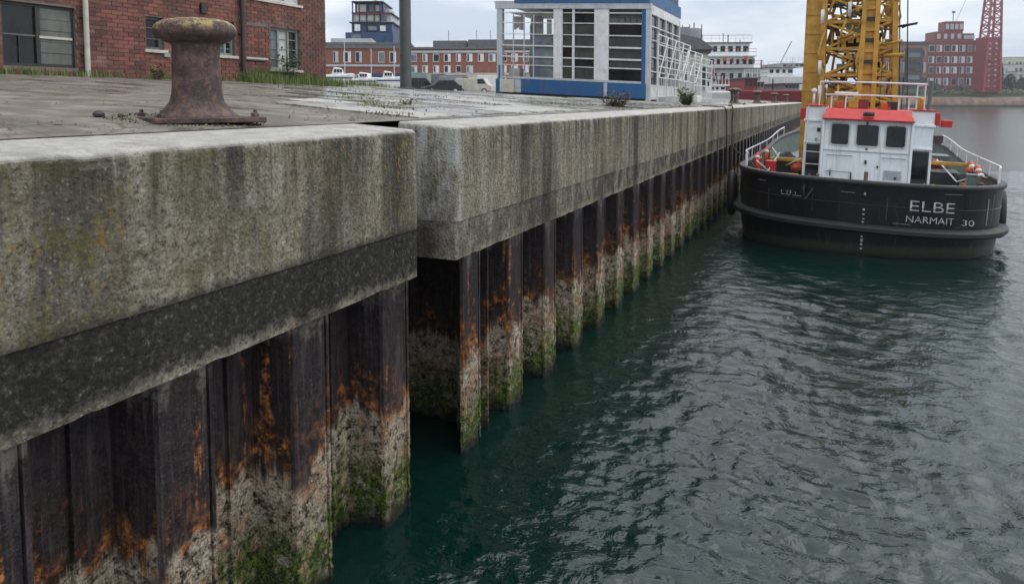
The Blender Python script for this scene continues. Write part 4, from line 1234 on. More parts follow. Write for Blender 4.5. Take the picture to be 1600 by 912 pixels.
sl = MB().tube([(-.12, 2.46, 3.26), (.14, 2.46, 3.26)], .06, 12).tube([(.01, 2.55, 3.26), (.01, 2.55, 3.16)], .02, 8); sl.build('searchlight', M['iron_plain'], tug, angle=40)
for s, x in ((-1, -1.56), (1, 1.58)):
    m = MB().box(x - .10, x + .10, 3.3, 3.6, 3.02, 3.34); m.build('side_light_box', M['red'], tug, bevel=.015)
tb('side_light_box', 'red', (1.72, 1.98, 3.5, 3.75, 2.98, 3.16))
tb('bracket', 'iron_plain', (1.56, 1.82, 3.7, 4.0, 2.55, 2.75))
for x0, x1 in ((-.83, -.42), (-.23, .27), (.45, .88)):
    MB().bar(((x0 + x1) / 2, 2.565, 2.99), ((x0 + x1) / 2 - .08, 2.565, 2.66), .014, .012).build('wiper', M['dark'], tug)
for z in (2.16, 1.74): MB().tube([(-.9, 2.52, z), (-.3, 2.52, z)], .013, 6).tube([(-.9, 2.52, z), (-.9, 2.6, z)], .01, 5).tube([(-.3, 2.52, z), (-.3, 2.6, z)], .01, 5).build('grab_rail', M['grey'], tug)
MB().tube([(.4, 2.52, 2.16), (.92, 2.52, 2.16)], .013, 6).tube([(.4, 2.52, 2.16), (.4, 2.6, 2.16)], .01, 5).tube([(.92, 2.52, 2.16), (.92, 2.6, 2.16)], .01, 5).build('grab_rail', M['grey'], tug)
for k in range(5): tb('vent_slat', 'ltgrey', (.45, .85, 2.57, 2.598, 1.62 + k * .05, 1.645 + k * .05), bevel=0)
for k in range(6): MB().tube([(-1.44, 2.86, 1.2 + k * .33), (-1.08, 2.86, 1.2 + k * .33)], .012, 6).build('ladder_rung', M['white'], tug)
for x in (-1.44, -1.08): MB().tube([(x, 2.86, 1.0), (x, 2.86, 3.4)], .014, 6).build('ladder_stile', M['white'], tug)
for x, h in ((-.6, 1.1), (.3, 1.5), (.85, .9), (-1.1, .8)): MB().tube([(x, 4.6, 3.37), (x, 4.6, 3.37 + h)], .012, 5).build('aerial', M['dark'], tug)
MB().tube([(-.55, 4.2, 3.37), (-.55, 4.2, 3.75)], .025, 6).tube([(-.85, 4.2, 3.78), (-.25, 4.2, 3.78)], .035, 8).build('radar_bar', M['white'], tug)
# rails over the wheelhouse
for z, x0, x1 in ((4.06, -1.2, 1.32), (3.72, -1.05, 1.2)):
    MB().tube([(x0, 3.4, z), (0, 3.3, z + .01), (x1, 3.4, z)], .024, 8).build('roof_rail', M['white'], tug, smooth=True)
    for s in (x0, x1): MB().tube([(s, 3.4, z), (s, 6.0, z)], .02, 8).build('roof_rail', M['white'], tug, smooth=True)
for x in (-1.2, -.9, -.55, .72, .95, 1.12, 1.3):
    MB().tube([(x, 3.4, 3.36), (x, 3.4, 3.72 if abs(x) < 1.1 else 4.06)], .018, 6).build('rail_post', M['white'], tug)
MB().tube([(1.42, 3.6, 3.36), (1.44, 3.6, 4.16)], .05, 8).build('vent_pipe', M['bulwark_in'], tug)
MB().lathe([(.05, 0), (.09, .08), (.1, .3), (.05, .38)], 12, (1.25, 3.8, 3.36)).build('vent_cowl', M['yellow'], tug, smooth=True)
MB().tube([(-1.35, 3.5, 3.4), (-1.35, 3.5, 3.75)], .03, 8).lathe([(.02, 0), (.07, .03), (.07, .1), (.02, .13)], 10, (-1.35, 3.5, 3.75)).build('lamp', M['white'], tug, smooth=True)
for k, x in enumerate((-.7, -.35, -.1, .45, .6)):
    tb('roof_gear', ('orange', 'yellow', 'darkred', 'orange', 'dark')[k], (x - .13, x + .12, 3.9, 4.4, 3.372, 3.55 + .04 * (k % 3)))
# stern fittings, stanchion rails, clutter
MB().tube([(0, .25, .93), (0, .25, 1.98)], [.06, .045], 10).build('towing_post', M['iron_plain'], tug, smooth=True)
def side_rail(sg):
    o = [p for p in outline(.1) if p[0] * sg > 0 and 1.6 < p[1] < 13]
    o = sorted(o, key=lambda p: p[1])
    MB().tube([(x, y, 2.15 + sheer(y)) for x, y in o], .022, 7).build('bulwark_rail', M['white'], tug, smooth=True)
    for k, (x, y) in enumerate(o):
        if k % 2 == 0: MB().tube([(x, y, 1.78 + sheer(y)), (x, y, 2.15 + sheer(y))], .016, 6).build('stanchion', M['white'], tug)
side_rail(-1); side_rail(1)
for x, y in ((-2.3, 2.2), (2.35, 2.5), (-2.4, 5.5), (2.4, 5.8)):
    m = MB().tube([(x, y - .16, .93), (x, y - .16, 1.42)], .075, 10).tube([(x, y + .16, .93), (x, y + .16, 1.42)], .075, 10).box(x - .12, x + .12, y - .3, y + .3, .93, .99)
    m.build('bitt', M['dark'], tug, angle=40)
for x, y, mt in ((-2.72, 3.1, 'red'), (2.68, 3.6, 'orange'), (2.7, 4.9, 'orange'), (-2.72, 5.6, 'orange')):
    l = MB().torus((0, 0, 0), .29, .065, 'x', 24, 8); lo = l.build('lifebuoy', M[mt], None, smooth=True)
    lo.parent = tug; lo.location = (x - .06 if x > 0 else x + .06, y, 1.72)
    for q in range(4):
        bands = MB()
        a = R(45 + 90 * q); bands.tube([(0, .29 * math.cos(a - .12), .29 * math.sin(a - .12)), (0, .29 * math.cos(a + .12), .29 * math.sin(a + .12))], .071, 10)
        bands.build('band', M['white'], lo, smooth=True)
for x, y, w, d, h, mt in ((-1.9, 4.2, .45, .6, .45, 'yellow'), (-2.0, 5.6, .7, .9, .8, 'dark'), (2.05, 5.4, .7, 1.2, .75, 'dark'), (2.0, 4.1, .4, .4, .3, 'grey'), (2.3, 1.9, .25, .25, .4, 'woodgrey'), (1.9, 6.9, .8, 1.0, 1.1, 'bulwark_in'), (-1.9, 7.4, .5, .8, .6, 'dark'), (1.75, 2.3, .35, .2, .6, 'ltgrey'), (-2.35, 3.6, .25, .3, .85, 'red'), (2.45, 3.0, .25, .3, .9, 'bulwark_in')):
    m = MB().box(x - w / 2, x + w / 2, y - d / 2, y + d / 2, .93, .93 + h).box(x - w / 2 - .02, x + w / 2 + .02, y - d / 2 - .02, y + d / 2 + .02, .93 + h + .001, .97 + h)
    m.build('deck_box', M[mt], tug, bevel=.03)
tb('towing_beam', 'yellow', (1.55, 2.6, 4.9, 5.0, 1.9, 2.0)); tb('towing_beam', 'yellow', (-2.5, -1.55, 4.9, 5.0, 1.72, 1.82))
for x, y in ((-1.75, 2.0), (1.45, 1.5), (2.0, 2.9)):
    m = MB()
    for q in range(4): m.torus((x, y, .96 + .05 * q), .26 - .03 * q, .03, 'z', 18, 6)
    m.build('rope_coil', M['rope'], tug, smooth=True)
def bundle(x, y, z, r, mt, seed, name='gear_bundle', flat=.7):
    bm = bmesh.new(); bmesh.ops.create_icosphere(bm, subdivisions=3, radius=1.0)
    for v in bm.verts:
        d = 1 + .45 * mnoise.noise(v.co * 1.6 + Vector((seed, 0, 0))) + .22 * mnoise.noise(v.co * 4.5 + Vector((0, seed, 0)))
        v.co = Vector((v.co.x * r * d, v.co.y * r * d, v.co.z * r * d * flat))
    me = bpy.data.meshes.new(name); bm.to_mesh(me); bm.free(); me.materials.append(M[mt])
    for p_ in me.polygons: p_.use_smooth = True
    o = link(name, me, tug); o.location = (x, y, z); return o
for k, (x, y, z, r, mt) in enumerate(((-2.45, 2.5, 1.5, .16, 'ltgrey'), (-2.5, 3.0, 1.75, .2, 'dark'), (-2.55, 3.35, 1.5, .22, 'red'), (-2.1, 4.6, 1.45, .3, 'yellow'), (-1.75, 5.0, 1.75, .3, 'orange'), (-2.2, 6.3, 1.9, .45, 'dark'), (-2.4, 4.3, 1.3, .28, 'bulwark_in'),
        (2.5, 2.7, 1.55, .2, 'bulwark_in'), (2.42, 3.4, 1.75, .26, 'orange'), (2.45, 4.3, 1.85, .3, 'dark'), (2.3, 4.0, 1.35, .3, 'woodgrey'), (2.2, 5.2, 1.8, .42, 'dark'), (1.9, 6.2, 2.0, .45, 'darkred'), (2.5, 2.1, 1.9, .13, 'dark'), (2.62, 3.0, 2.05, .12, 'white'), (2.5, 3.9, 2.1, .18, 'orange'), (1.8, 4.6, 1.4, .35, 'yellow'), (2.05, 2.2, 1.3, .2, 'woodgrey'))):
    bundle(x, y, z - .2, r * .62, mt, k * 3.7); bundle(x + .12, y + .3, z - .28, r * .5, ('dark', 'woodgrey', 'bulwark_in')[k % 3], k * 5.1 + 2)
for x0, y0, x1, y1 in ((-2.6, 2.2, -2.2, 4.4), (2.6, 2.6, 1.9, 5.6), (-1.6, 4.0, -2.6, 6.5)):
    MB().tube([(x0, y0, 1.9), ((x0 + x1) / 2, (y0 + y1) / 2, 1.55), (x1, y1, 2.0)], .02, 6).build('deck_line', M['white'], tug, smooth=True)
for pts_ in ([(-2.3, 2.2, 1.35), (-2.75, 2.3, 1.82), (-2.95, 2.6, 1.6), (-3.0, 3.2, .9), (-2.98, 3.8, 1.5)], [(2.35, 2.5, 1.35), (2.2, 1.6, 1.2), (1.6, .9, 1.0), (1.2, 1.2, .97), (1.5, 1.6, .98)], [(-1.2, .35, 1.82), (-1.3, .1, 1.5), (-1.25, .02, 1.25), (-1.1, .1, 1.5), (-1.0, .25, 1.84)]):
    MB().tube(pts_, .025, 7).build('mooring_line', M['rope'], tug, smooth=True)
# tyre fenders on the flanks
def tyre(s, y, z, label, rz):
    o = MB().torus((0, 0, 0), .36, .14, 'x', 28, 12).build('tyre_fender', M['rubber'], None, smooth=True)
    o.location = (BX + s, BY + y, z); o.rotation_euler = (0, 0, rz); o.scale = (.85, 1, 1.25)
    return tag(o, label, 'fender', 'tyre fenders of the tugboat')
tyre(BB + .12, 2.75, .80, 'black tyre fender hanging on the right flank of the tugboat', R(-6))
tyre(-BB - .16, 2.6, 1.0, 'black tyre fender between the tugboat and the sheet piling', R(4))

# ------------------------------------------------------------------ yellow crane on the foredeck
crane = thing('deck_crane', 'yellow lattice crane tower rising behind the red wheelhouse roof', 'crane', (BX - .1, BY + 7.6, .95))
cr_rnd = random.Random(21)
def cb(name, a, b, w, h=None, mt='yellow'): return MB().bar(a, b, w, h).build(name, M[mt], crane)
# big box column on the left, front mast with slots, lattice body
MB().add([], []).box(-1.62, -1.06, .4, .9, 0, 11.2).build('column', M['yellow'], crane, bevel=.02).rotation_euler = (0, R(1.3), 0)
for z in [k * .62 + .4 for k in range(17)]:
    MB().box(-1.60 + z * .0227, -1.09 + z * .0227, .375, .398, z, z + .05).build('column_stiffener', M['yellow'], crane)
fm = [(.10, -1.1), (.50, -1.1)]
for x, y in fm: cb('mast_rail', (x, y, 1.9), (x + .22 - (x - .3) * .25, y, 10.5), .13, .16)
cb('mast_web', (.30, -1.06, 1.9), (.52, -1.06, 10.5), .26, .03, 'yellow')
for k in range(26):
    z = 2.1 + k * .32; q = (z - 1.9) / 8.6
    MB().box(.12 + .22 * q + .02, .48 + .20 * q - .03, -1.14, -1.076, z, z + .10).build('mast_rung', M['dark'] if k % 2 else M['yellow'], crane)
MB().box(.0, .62, -1.5, -.7, -.1, 1.95).build('mast_foot', M['yellow'], crane, bevel=.03)
def leg(q, i):
    bx, by = ((-1.0, 0.0), (1.25, 0.0), (1.25, 1.8), (-1.0, 1.8))[i]; tx, ty = ((-.85, .2), (.95, .2), (.95, 1.6), (-.85, 1.6))[i]
    return Vector((bx + (tx - bx) * q, by + (ty - by) * q, 11.0 * q))
for i in range(4): cb('tower_leg', leg(0, i), leg(1, i), .16)
for k in range(13):
    q0, q1 = k / 13, (k + 1) / 13
    for i in range(4):
        j = (i + 1) % 4
        cb('tower_girt', leg(q1, i), leg(q1, j), .09)
        cb('tower_brace', leg(q0, i), leg(q1, j), .07); cb('tower_brace', leg(q1, i), leg(q0, j), .07)
    if k in (3, 5, 8): MB().box(-.95, 1.15, .1, 1.6, 11 * q1 + .02, 11 * q1 + .08).build('platform', M['yellow'], crane)
# machinery between the legs: winches, pipes and hoses
for (x, y, z, r, L) in ((-.35, .5, 2.9, .28, .8), (.55, .7, 3.5, .24, .7), (-.3, .6, 4.4, .22, .9), (.6, .4, 2.5, .3, .6), (.2, .9, 5.5, .2, .9)):
    m = MB().tube([(x - L / 2, y, z), (x + L / 2, y, z)], r * .75, 14).tube([(x - L / 2 - .03, y, z), (x - L / 2, y, z)], r, 16).tube([(x + L / 2, y, z), (x + L / 2 + .03, y, z)], r, 16)
    m.build('winch_drum', M['yellow' if r > .23 else 'dark'], crane, angle=40)
for k in range(120):
    x0, z0 = cr_rnd.uniform(-.9, 1.25), cr_rnd.uniform(1.6, 7.5); y0 = cr_rnd.uniform(-.25, 1.3)
    a = cr_rnd.choice((0, 1, 2)); L = cr_rnd.uniform(.5, 1.5)
    dx, dz = (cr_rnd.uniform(-.25, .25), L) if a else (L * cr_rnd.choice((-1, 1)) * .7, cr_rnd.uniform(-.3, .3))
    pts = [(x0, y0, z0), (x0 + dx * .5 + cr_rnd.uniform(-.2, .2), y0 - .06, z0 + dz * .5 + cr_rnd.uniform(-.12, .12)), (max(-1.0, min(1.3, x0 + dx)), y0, z0 + dz)]
    MB().tube(pts, cr_rnd.choice((.03, .04, .055)), 7).build('hose', M['yellow' if k % 5 else 'dark'], crane, smooth=True)
for k in range(48):
    x0, z0 = cr_rnd.uniform(-.8, 1.0), cr_rnd.uniform(1.6, 6.0)
    MB().box(x0, x0 + cr_rnd.uniform(.12, .4), .1, .3, z0, z0 + cr_rnd.uniform(.1, .4)).build('gusset_plate', M['yellow' if k % 3 else 'woodgrey'], crane, bevel=.01)
for x, z in ((-1.02, 3.4), (-1.0, 2.6), (-.98, 5.0), (-.2, 5.2), (.35, 4.9), (-1.0, 5.8)):
    MB().tube([(x, -.3, z), (x + .01, -.3, z + .45)], .055, 8).build('insulator', M['white'], crane, smooth=True)
for x in (1.38, 1.6): MB().tube([(x, .4, .2), (x - .15, .4, 6), (x - .3, .6, 10.5)], .018, 6).build('stay_cable', M['dark'], crane)
MB().box(-1.7, 1.4, -.2, 2.2, -.05, .5).build('pedestal', M['yellow'], crane, bevel=.04)

# ------------------------------------------------------------------ buildings across the yard
def block(name, label, cat, xl, xr, ybase, ytop, d, depth, wall, rows, ncol, skew=0, fw='white', gl='glass', bands=(), zground=None, group=None, wfrac=.55, every=None):
    """A building whose front spans xl..xr at d metres; rows are (z0, z1) fractions of its height."""
    a, b = at(xl, ybase, d), at(xr, ybase, d)
    zg = a.z if zground is None else zground
    w = (xr - xl) * d / FPX
    h = at(xl, ytop, d).z - zg
    t = thing(name, label, cat, ((a.x + b.x) / 2, (a.y + b.y) / 2, zg), PSI + skew, group)
    MB().box(-w / 2, w / 2, 0, depth, -.5, h).build('wall', M[wall], t)
    MB().box(-w / 2 - .2, w / 2 + .2, -.2, depth + .2, h + .01, h + .3).build('roof', M['roofgrey'], t)
    rr = random.Random(int(xl * 7 + ytop))
    step = w / ncol
    for (z0, z1) in rows:
        for k in range(ncol):
            if rr.random() < .08: continue
            cx = -w / 2 + step * (k + .5); ww = step * wfrac * (0.8 + .4 * rr.random()) / 2
            f = MB().box(cx - ww, cx + ww, -.09, -.005, z0 * h, z1 * h).build('window', M[fw if rr.random() < .8 else 'ltgrey'], t)
            g = MB()
            e = .12 * ww + .05
            MB().box(cx - ww + e, cx + ww * rr.choice((-.1, .3, 1)) - e * .5, -.12, -.091, z0 * h + e, z1 * h - e).build('pane', M[gl if rr.random() < .75 else 'glass_sky'], f)
    for (z0, z1, mt) in bands:
        MB().box(-w / 2 - .05, w / 2 + .05, -.16, -.003, z0 * h, z1 * h).build('band', M[mt], t)
    return t, w, h
YG = gz(-45, 80)
t, w, h = block('brick_house', 'low brick row with white windows left of the grey post', 'building', 500, 640, 140, 70, 104, 14, 'brickwall', ((.64, .86), (.16, .40)), 8, R(4), bands=((.92, 1.0, 'roofgrey'), (.56, .60, 'ltgrey')), zground=YG)
MB().box(-w / 2 + 1.2, -w / 2 + 7, 3, 9, h + .3, h + 1.1).build('penthouse', M['ltgrey'], t)
t, w, h = block('brick_house', 'brown brick row with penthouse roofs between post and blue cabin', 'building', 638, 830, 142, 77, 104, 14, 'brickwall', ((.72, .90), (.48, .64), (.08, .30)), 11, R(-3), bands=((.36, .40, 'cream'), (.92, .965, 'ltgrey')), zground=YG)
MB().box(-w / 2 + 3.2, -w / 2 + 8.0, 2, 9, h + .3, h + 1.35).build('penthouse', M['roofgrey'], t); MB().box(-w / 2 + 8.3, w / 2, 1.5, 9, h + .3, h + 1.45).build('penthouse', M['roofgrey'], t)
for x in (-3.5, .6, 2.6): MB().tube([(x, 4, h + 1.4), (x, 4, h + 3.0)], .04, 5).build('aerial', M['dark'], t)
MB().box(-w / 2 + 1.8, w / 2 - 1, -2.6, -.2, h * .41, h * .46).build('canopy', M['cream'], t)
# tiered blue control tower behind
base = at(586, 140, 118)
t = thing('control_tower', 'tiered blue and white tower building behind the low brick row', 'building', (base.x, base.y, YG), PSI)
zz = lambda y: at(586, y, 118).z - YG
px = 118 / FPX
def tier(x0, x1, y0, y1, mt, dp, name='wall', yo=0): return MB().box((x0 - 586) * px, (x1 - 586) * px, -dp / 2 + yo, dp / 2, zz(y1), zz(y0)).build(name, M[mt], t)
tier(551, 622, 55, 150, 'navy', 9); tier(560, 620, 41, 54.6, 'navy', 8.4); tier(562, 618, 27, 39, 'ltgrey', 8); tier(564, 606, 10, 25, 'navy', 7); tier(606, 614, 17, 25.3, 'ltgrey', 5)
for a, b, y in ((557, 623, 39.2), (561, 621, 25.2), (561, 608, 8)): tier(a, b, y, y + 1.5, 'dark', 9.2, 'floor_slab')
for x in (562, 572, 583, 594, 603): MB().tube([((x - 586) * px, -4.4, zz(55)), ((x - 586) * px, -4.4, zz(8))], .10, 6).build('column', M['dark'], t)
for (a, b, y0, y1, q) in ((565, 573, 43, 53, 'white'), (585, 598, 46, 52, 'glass_sky'), (603, 611, 45, 53, 'white'), (566, 580, 29, 37, 'white'), (583, 600, 29, 37, 'white'), (603, 612, 30, 37, 'glass_sky'), (567, 581, 12, 23, 'white'), (585, 592, 12, 23, 'glass_sky'), (595, 603, 13, 22, 'curtain'), (560, 574, 58, 66, 'glass_sky'), (580, 610, 60, 70, 'navy')):
    f = MB().box((a - 586) * px, (b - 586) * px, -4.62 if y0 > 40 else (-4.12 if y0 > 26 else -3.62), -3.4, zz(y1), zz(y0)).build('window', M[q], t)
tier(600, 618, 26, 26.8, 'crane_red', 9, 'railing', -.3); tier(566, 606, 26.2, 27.0, 'crane_red', 9, 'railing', -.3)
MB().tube([(0.3, 0, zz(8)), (.3, 0, zz(2))], .5, 8).tube([(.3, 0, zz(2)), (.3, 0, zz(-4))], .07, 5).build('mast', M['navy'], t)
MB().tube([(-2.5, 0, zz(8)), (-2.5, 0, zz(3))], .06, 5).build('aerial', M['dark'], t); MB().tube([(1.7, 0, zz(8)), (1.7, 0, zz(4))], .06, 5).build('aerial', M['dark'], t)

# laid-up white boats in the yard
def yard_boat(xc, ytop, ybot, wpx, d, label, rz):
    p = at(xc, ybot, d); L = wpx * d / FPX
    t = thing('laid_up_boat', label, 'boat', (p.x, p.y, p.z - .7), PSI + rz, 'white boats laid up in the yard')
    H = at(xc, ytop, d).z - p.z + .7
    prof = [(-L / 2, .70 * H), (-L / 2 + .1 * L, .12 * H), (L * .35, .10 * H), (L / 2, .76 * H)]
    MB().prism(prof, -1.1, 1.1).build('hull', M['white'], t, bevel=.12)
    MB().prism([(-L * .28, .715 * H), (L * .12, .735 * H), (L * .06, .93 * H), (-L * .2, .97 * H)], -.75, .75).build('cabin', M['white'], t, bevel=.08)
    for k in range(3): MB().box(-L * .18 + k * L * .1, -L * .11 + k * L * .1, -.80, -.70, .79 * H, .89 * H).build('window', M['glass'], t)
    MB().tube([(L * .16, 0, .7 * H), (L * .16, 0, H * 1.9)], .035, 6).build('mast', M['ltgrey'], t); MB().box(-L / 2 + .05, L / 2 - .1, -1.115, -1.08, .58 * H, .63 * H).build('rubbing_strip', M['navy'], t)
    for x in (-L * .25, L * .2): MB().box(x - .12, x + .12, -.9, .9, 0, .14 * H).build('cradle', M['dark'], t)
yard_boat(532, 104, 138, 44, 66, 'white boat laid up next to the brick warehouse corner', R(8))
yard_boat(574, 112, 139, 42, 64, 'low white boat in the middle of the three laid up', R(-6))
yard_boat(610, 110, 139, 40, 62, 'white boat laid up just left of the grey post', R(5))

def car(xc, yb, d, wpx, H, mt, label, rz, van=False):
    p = at(xc, yb, d); L = max(4.2, wpx * d / FPX)
    t = thing('parked_van' if van else 'parked_car', label, 'van' if van else 'car', (p.x, p.y, gz(p.x, p.y)), PSI + rz, 'vehicles parked in the yard')
    if van: pr = [(-L / 2, .3), (L / 2, .3), (L / 2, .95), (L * .40, 1.1), (L * .30, H), (-L / 2 + .05, H)]
    else: pr = [(-L / 2, .3), (L / 2, .3), (L / 2, .75), (L * .27, .92), (L * .10, H), (-L * .28, H), (-L * .43, .98), (-L / 2, .9)]
    MB().prism(pr, -.85, .85).build('body', M[mt], t, bevel=.06)
    g = [(L * .22, .96), (L * .09, H - .08), (-L * .10, H - .08), (-L * .10, .96)] if not van else [(L * .36, 1.15), (L * .28, H - .12), (L * .12, H - .12), (L * .12, 1.15)]
    g2 = [(-L * .12, .96), (-L * .12, H - .08), (-L * .27, H - .08), (-L * .38, .99)]
    MB().prism(g, -.865, .865).build('window', M['glass'], t)
    if not van: MB().prism(g2, -.865, .865).build('window', M['glass'], t)
    for x in (-L * .32, L * .31):
        for s in (-1, 1):
            w_ = MB().tube([(x, s * .70, .32), (x, s * .88, .32)], .33, 18).build('wheel', M['rubber'], t, angle=40)
            MB().tube([(x, s * .80, .32), (x, s * .89, .32)], .2, 14).build('rim', M['ltgrey'], w_, angle=40)
    MB().box(L / 2 - .05, L / 2 + .02, -.78, -.45, .58, .72).build('headlight', M['curtain'], t); MB().box(L / 2 - .05, L / 2 + .02, .45, .78, .58, .72).build('headlight', M['curtain'], t)
    MB().box(-L / 2 - .02, -L / 2 + .05, -.8, -.55, .62, .82).build('tail_light', M['red'], t); MB().box(-L / 2 - .02, -L / 2 + .05, .55, .8, .62, .82).build('tail_light', M['red'], t)
car(658, 146, 84, 40, 1.75, 'rubber', 'black car parked right beside the grey post', R(20), False)
car(690, 146, 82, 40, 1.5, 'rubber', 'dark car in the middle of the parked row', R(200), False)
car(714, 146, 88, 42, 2.1, 'grey', 'grey van behind the dark parked cars', R(10), True)
car(742, 146, 84, 42, 1.8, 'cream', 'pale van parked between the grey van and the blue cabin', R(-12), True)
car(772, 146, 88, 40, 2.2, 'white', 'white van half hidden by the left edge of the blue cabin', R(5), True)

for xc, d, L, mt, lab, rz in ((664, 96, 5.5, 'glass_sky', 'pale blue grey container in front of the brown brick row', 12), (648, 92, 3.0, 'frame_green', 'green grey container right next to the grey post', -8), (758, 97, 5.0, 'cream', 'cream container near the left edge of the blue cabin', 4), (600, 97, 5.0, 'navy', 'dark blue container before the low brick row', -5)):
    p = at(xc, 146, d); t = thing('container', lab, 'container', (p.x, p.y, gz(p.x, p.y)), PSI + R(rz), 'containers in the yard')
    MB().box(-L / 2, L / 2, 0, 2.4, 0.1, 2.6).build('body', M[mt], t)
    for k in range(int(L / .5)): MB().box(-L / 2 + .2 + k * .5, -L / 2 + .42 + k * .5, -.04, -.002, .3, 2.4).build('rib', M[mt], t)
    for x in (-L / 2, L / 2 - .15): MB().box(x, x + .15, -.05, -.003, .1, 2.6).build('corner_post', M['grey'], t)
# shed behind the railing frames
t, w, h = block('quay_shed', 'pale shed with dark pitched roof behind the white railing frames', 'building', 1040, 1104, 152, 84, 62, 9, 'cream', ((.15, .7),), 5, R(-8), 'woodgrey', zground=gz(-9, 62))
MB().prism([(-w / 2 - .4, h + .3), (w / 2 + .5, h + .3), (w / 2 - .7, h + 1.2), (-w / 2 - .2, h + 1.9)], -.6, 9.5).build('pitched_roof', M['roofgrey'], t)
MB().box(-w / 2, w * .1, 1, 5, h + 1.5, h + 2.3).build('roof_unit', M['grey'], t)
for x in (-.9, -.2, .4, 1.4): MB().tube([(x, 2, h + 1.2), (x, 2, h + 2.6)], .04, 5).build('aerial', M['dark'], t)

# ------------------------------------------------------------------ ships beyond the quay end
def ship(name, label, xl, xr, d, hull_y, hullmt, tiers, seed, masts=(), rz=0, extra=None):
    xc = (xl + xr) / 2; p = at(xc, 157, d); w = (xr - xl) * d / FPX; px = d / FPX
    t = thing(name, label, 'ship', (p.x, p.y, 0), PSI + rz, 'ships beyond the quay end')
    hz = lambda y: at(xc, y, d).z
    H = hz(hull_y)
    MB().add([(-w / 2 * .8, 0, -.3), (w / 2 * .8, 0, -.3), (w / 2 * .8, 26, -.3), (-w / 2 * .8, 26, -.3), (-w / 2, -1.2, H), (w / 2, -1.2, H), (w / 2, 27, H), (-w / 2, 27, H)], [(3, 2, 1, 0), (4, 5, 6, 7), (0, 1, 5, 4), (1, 2, 6, 5), (2, 3, 7, 6), (3, 0, 4, 7)]).build('hull', M[hullmt], t, bevel=.2)
    rr = random.Random(seed)
    for i, (a, b, y0, y1, mt, nw) in enumerate(tiers):
        q = MB().box((a - xc) * px, (b - xc) * px, .4 + i * 1.1, 12, hz(y1) + .02, hz(y0)).build('deckhouse', M[mt], t)
        MB().box((a - xc) * px - .3, (b - xc) * px + .3, i * 1.1 - .1, 12.3, hz(y0) + .01, hz(y0) + .16).build('deck_slab', M['white' if i % 2 else 'roofgrey'], t)
        st = (b - a) * px / max(nw, 1)
        for k in range(nw):
            cx = (a - xc) * px + st * (k + .5); ww = st * rr.uniform(.2, .36)
            MB().box(cx - ww, cx + ww, .33 + i * 1.1, .399 + i * 1.1, hz(y1) + (hz(y0) - hz(y1)) * .35, hz(y1) + (hz(y0) - hz(y1)) * .78).build('window', M['glass'], q)
        # guard rail on the slab
        zt = hz(y0) + .17
        for zz_ in (.5, 1.0): MB().box((a - xc) * px - .25, (b - xc) * px + .25, i * 1.1 - .08, i * 1.1 - .03, zt + zz_, zt + zz_ + .06).build('guard_rail', M['white' if rr.random() < .6 else 'darkred'], t)
        for k in range(7):
            x = (a - xc) * px - .2 + ((b - a) * px + .4) * k / 6
            MB().box(x - .03, x + .03, i * 1.1 - .08, i * 1.1 - .03, zt, zt + 1.0).build('rail_post', M['white'], t)
    for (x, y0, y1, r_, mt) in masts:
        MB().tube([((x - xc) * px, 5, hz(y1)), ((x - xc) * px, 5, hz(y0))], r_, 6).build('mast', M[mt], t)
    if extra: extra(t, xc, px, hz)
    return t
def ex1(t, xc, px, hz):
    MB().lathe([(1.3, 0), (1.5, 1.2), (1.2, 2.4)], 14, ((1094 - xc) * px, 6, hz(64))).build('funnel', M['grey'], t, angle=40)
    for k, (x, y, w, h, mt) in enumerate(((1112, 108, 3, 10, 'darkred'), (1128, 90, 4, 6, 'orange'), (1140, 92, 3, 7, 'darkred'), (1160, 88, 4, 6, 'orange'), (1172, 92, 3, 8, 'woodgrey'), (1150, 127, 6, 9, 'dark'), (1142, 130, 4, 6, 'dark'), (1120, 128, 4, 8, 'darkred'))):
        MB().box((x - xc) * px, (x + w - xc) * px, -.9, -.3, hz(y + h), hz(y)).build('deck_gear', M[mt], t, bevel=.05)
ship('cargo_ship', 'white tiered ship superstructure rising behind the quay bollards', 1092, 1192, 112, 138, 'darkred',
     [(1098, 1188, 108, 137.5, 'ltgrey', 7), (1100, 1180, 88, 106, 'white', 8), (1104, 1176, 66, 86, 'boat_white', 6)], 4,
     ((1148, 50, 66, .08, 'dark'), (1140, 48, 66, .06, 'dark'), (1180, 78, 108, .12, 'orange'), (1167, 58, 66, .07, 'dark'), (1093, 30, 66, .09, 'dark')), R(-3), ex1)
def ex2(t, xc, px, hz):
    MB().tube([((1228 - xc) * px, 4, hz(103)), ((1249 - xc) * px, 4, hz(62))], .10, 6).build('derrick_boom', M['grey'], t)
    MB().bar(((1226 - xc) * px, 4, hz(120)), ((1228 - xc) * px, 4, hz(100)), .4).build('derrick_post', M['darkred'], t)
ship('cargo_ship', 'distant white hulled ship between the superstructure and the yellow crane', 1196, 1262, 150, 119, 'white',
     [(1200, 1240, 106, 118.6, 'white', 4), (1226, 1262, 99, 105, 'ltgrey', 4)], 9, ((1255, 88, 118, .12, 'ltgrey'), (1236, 98, 118, .10, 'darkred'), (1203, 92, 118, .14, 'darkred')), R(4), ex2)
ship('barge', 'dark red barge lying low past the last bollard', 1150, 1262, 98, 141, 'darkred', [(1164, 1184, 123, 140.5, 'darkred', 3), (1188, 1200, 128, 140.5, 'grey', 2), (1238, 1262, 131, 140.5, 'grey', 4)], 12, ((1200, 118, 141, .1, 'white'), (1230, 122, 141, .1, 'dark')), R(2))
ship('harbour_launch', 'small white launch with cabin just beyond the roped bollard', 1088, 1150, 88, 143, 'white', [(1092, 1112, 124, 142.6, 'white', 2), (1114, 1142, 134, 142.8, 'white', 3)], 15, ((1104, 112, 124, .05, 'white'),), R(6))

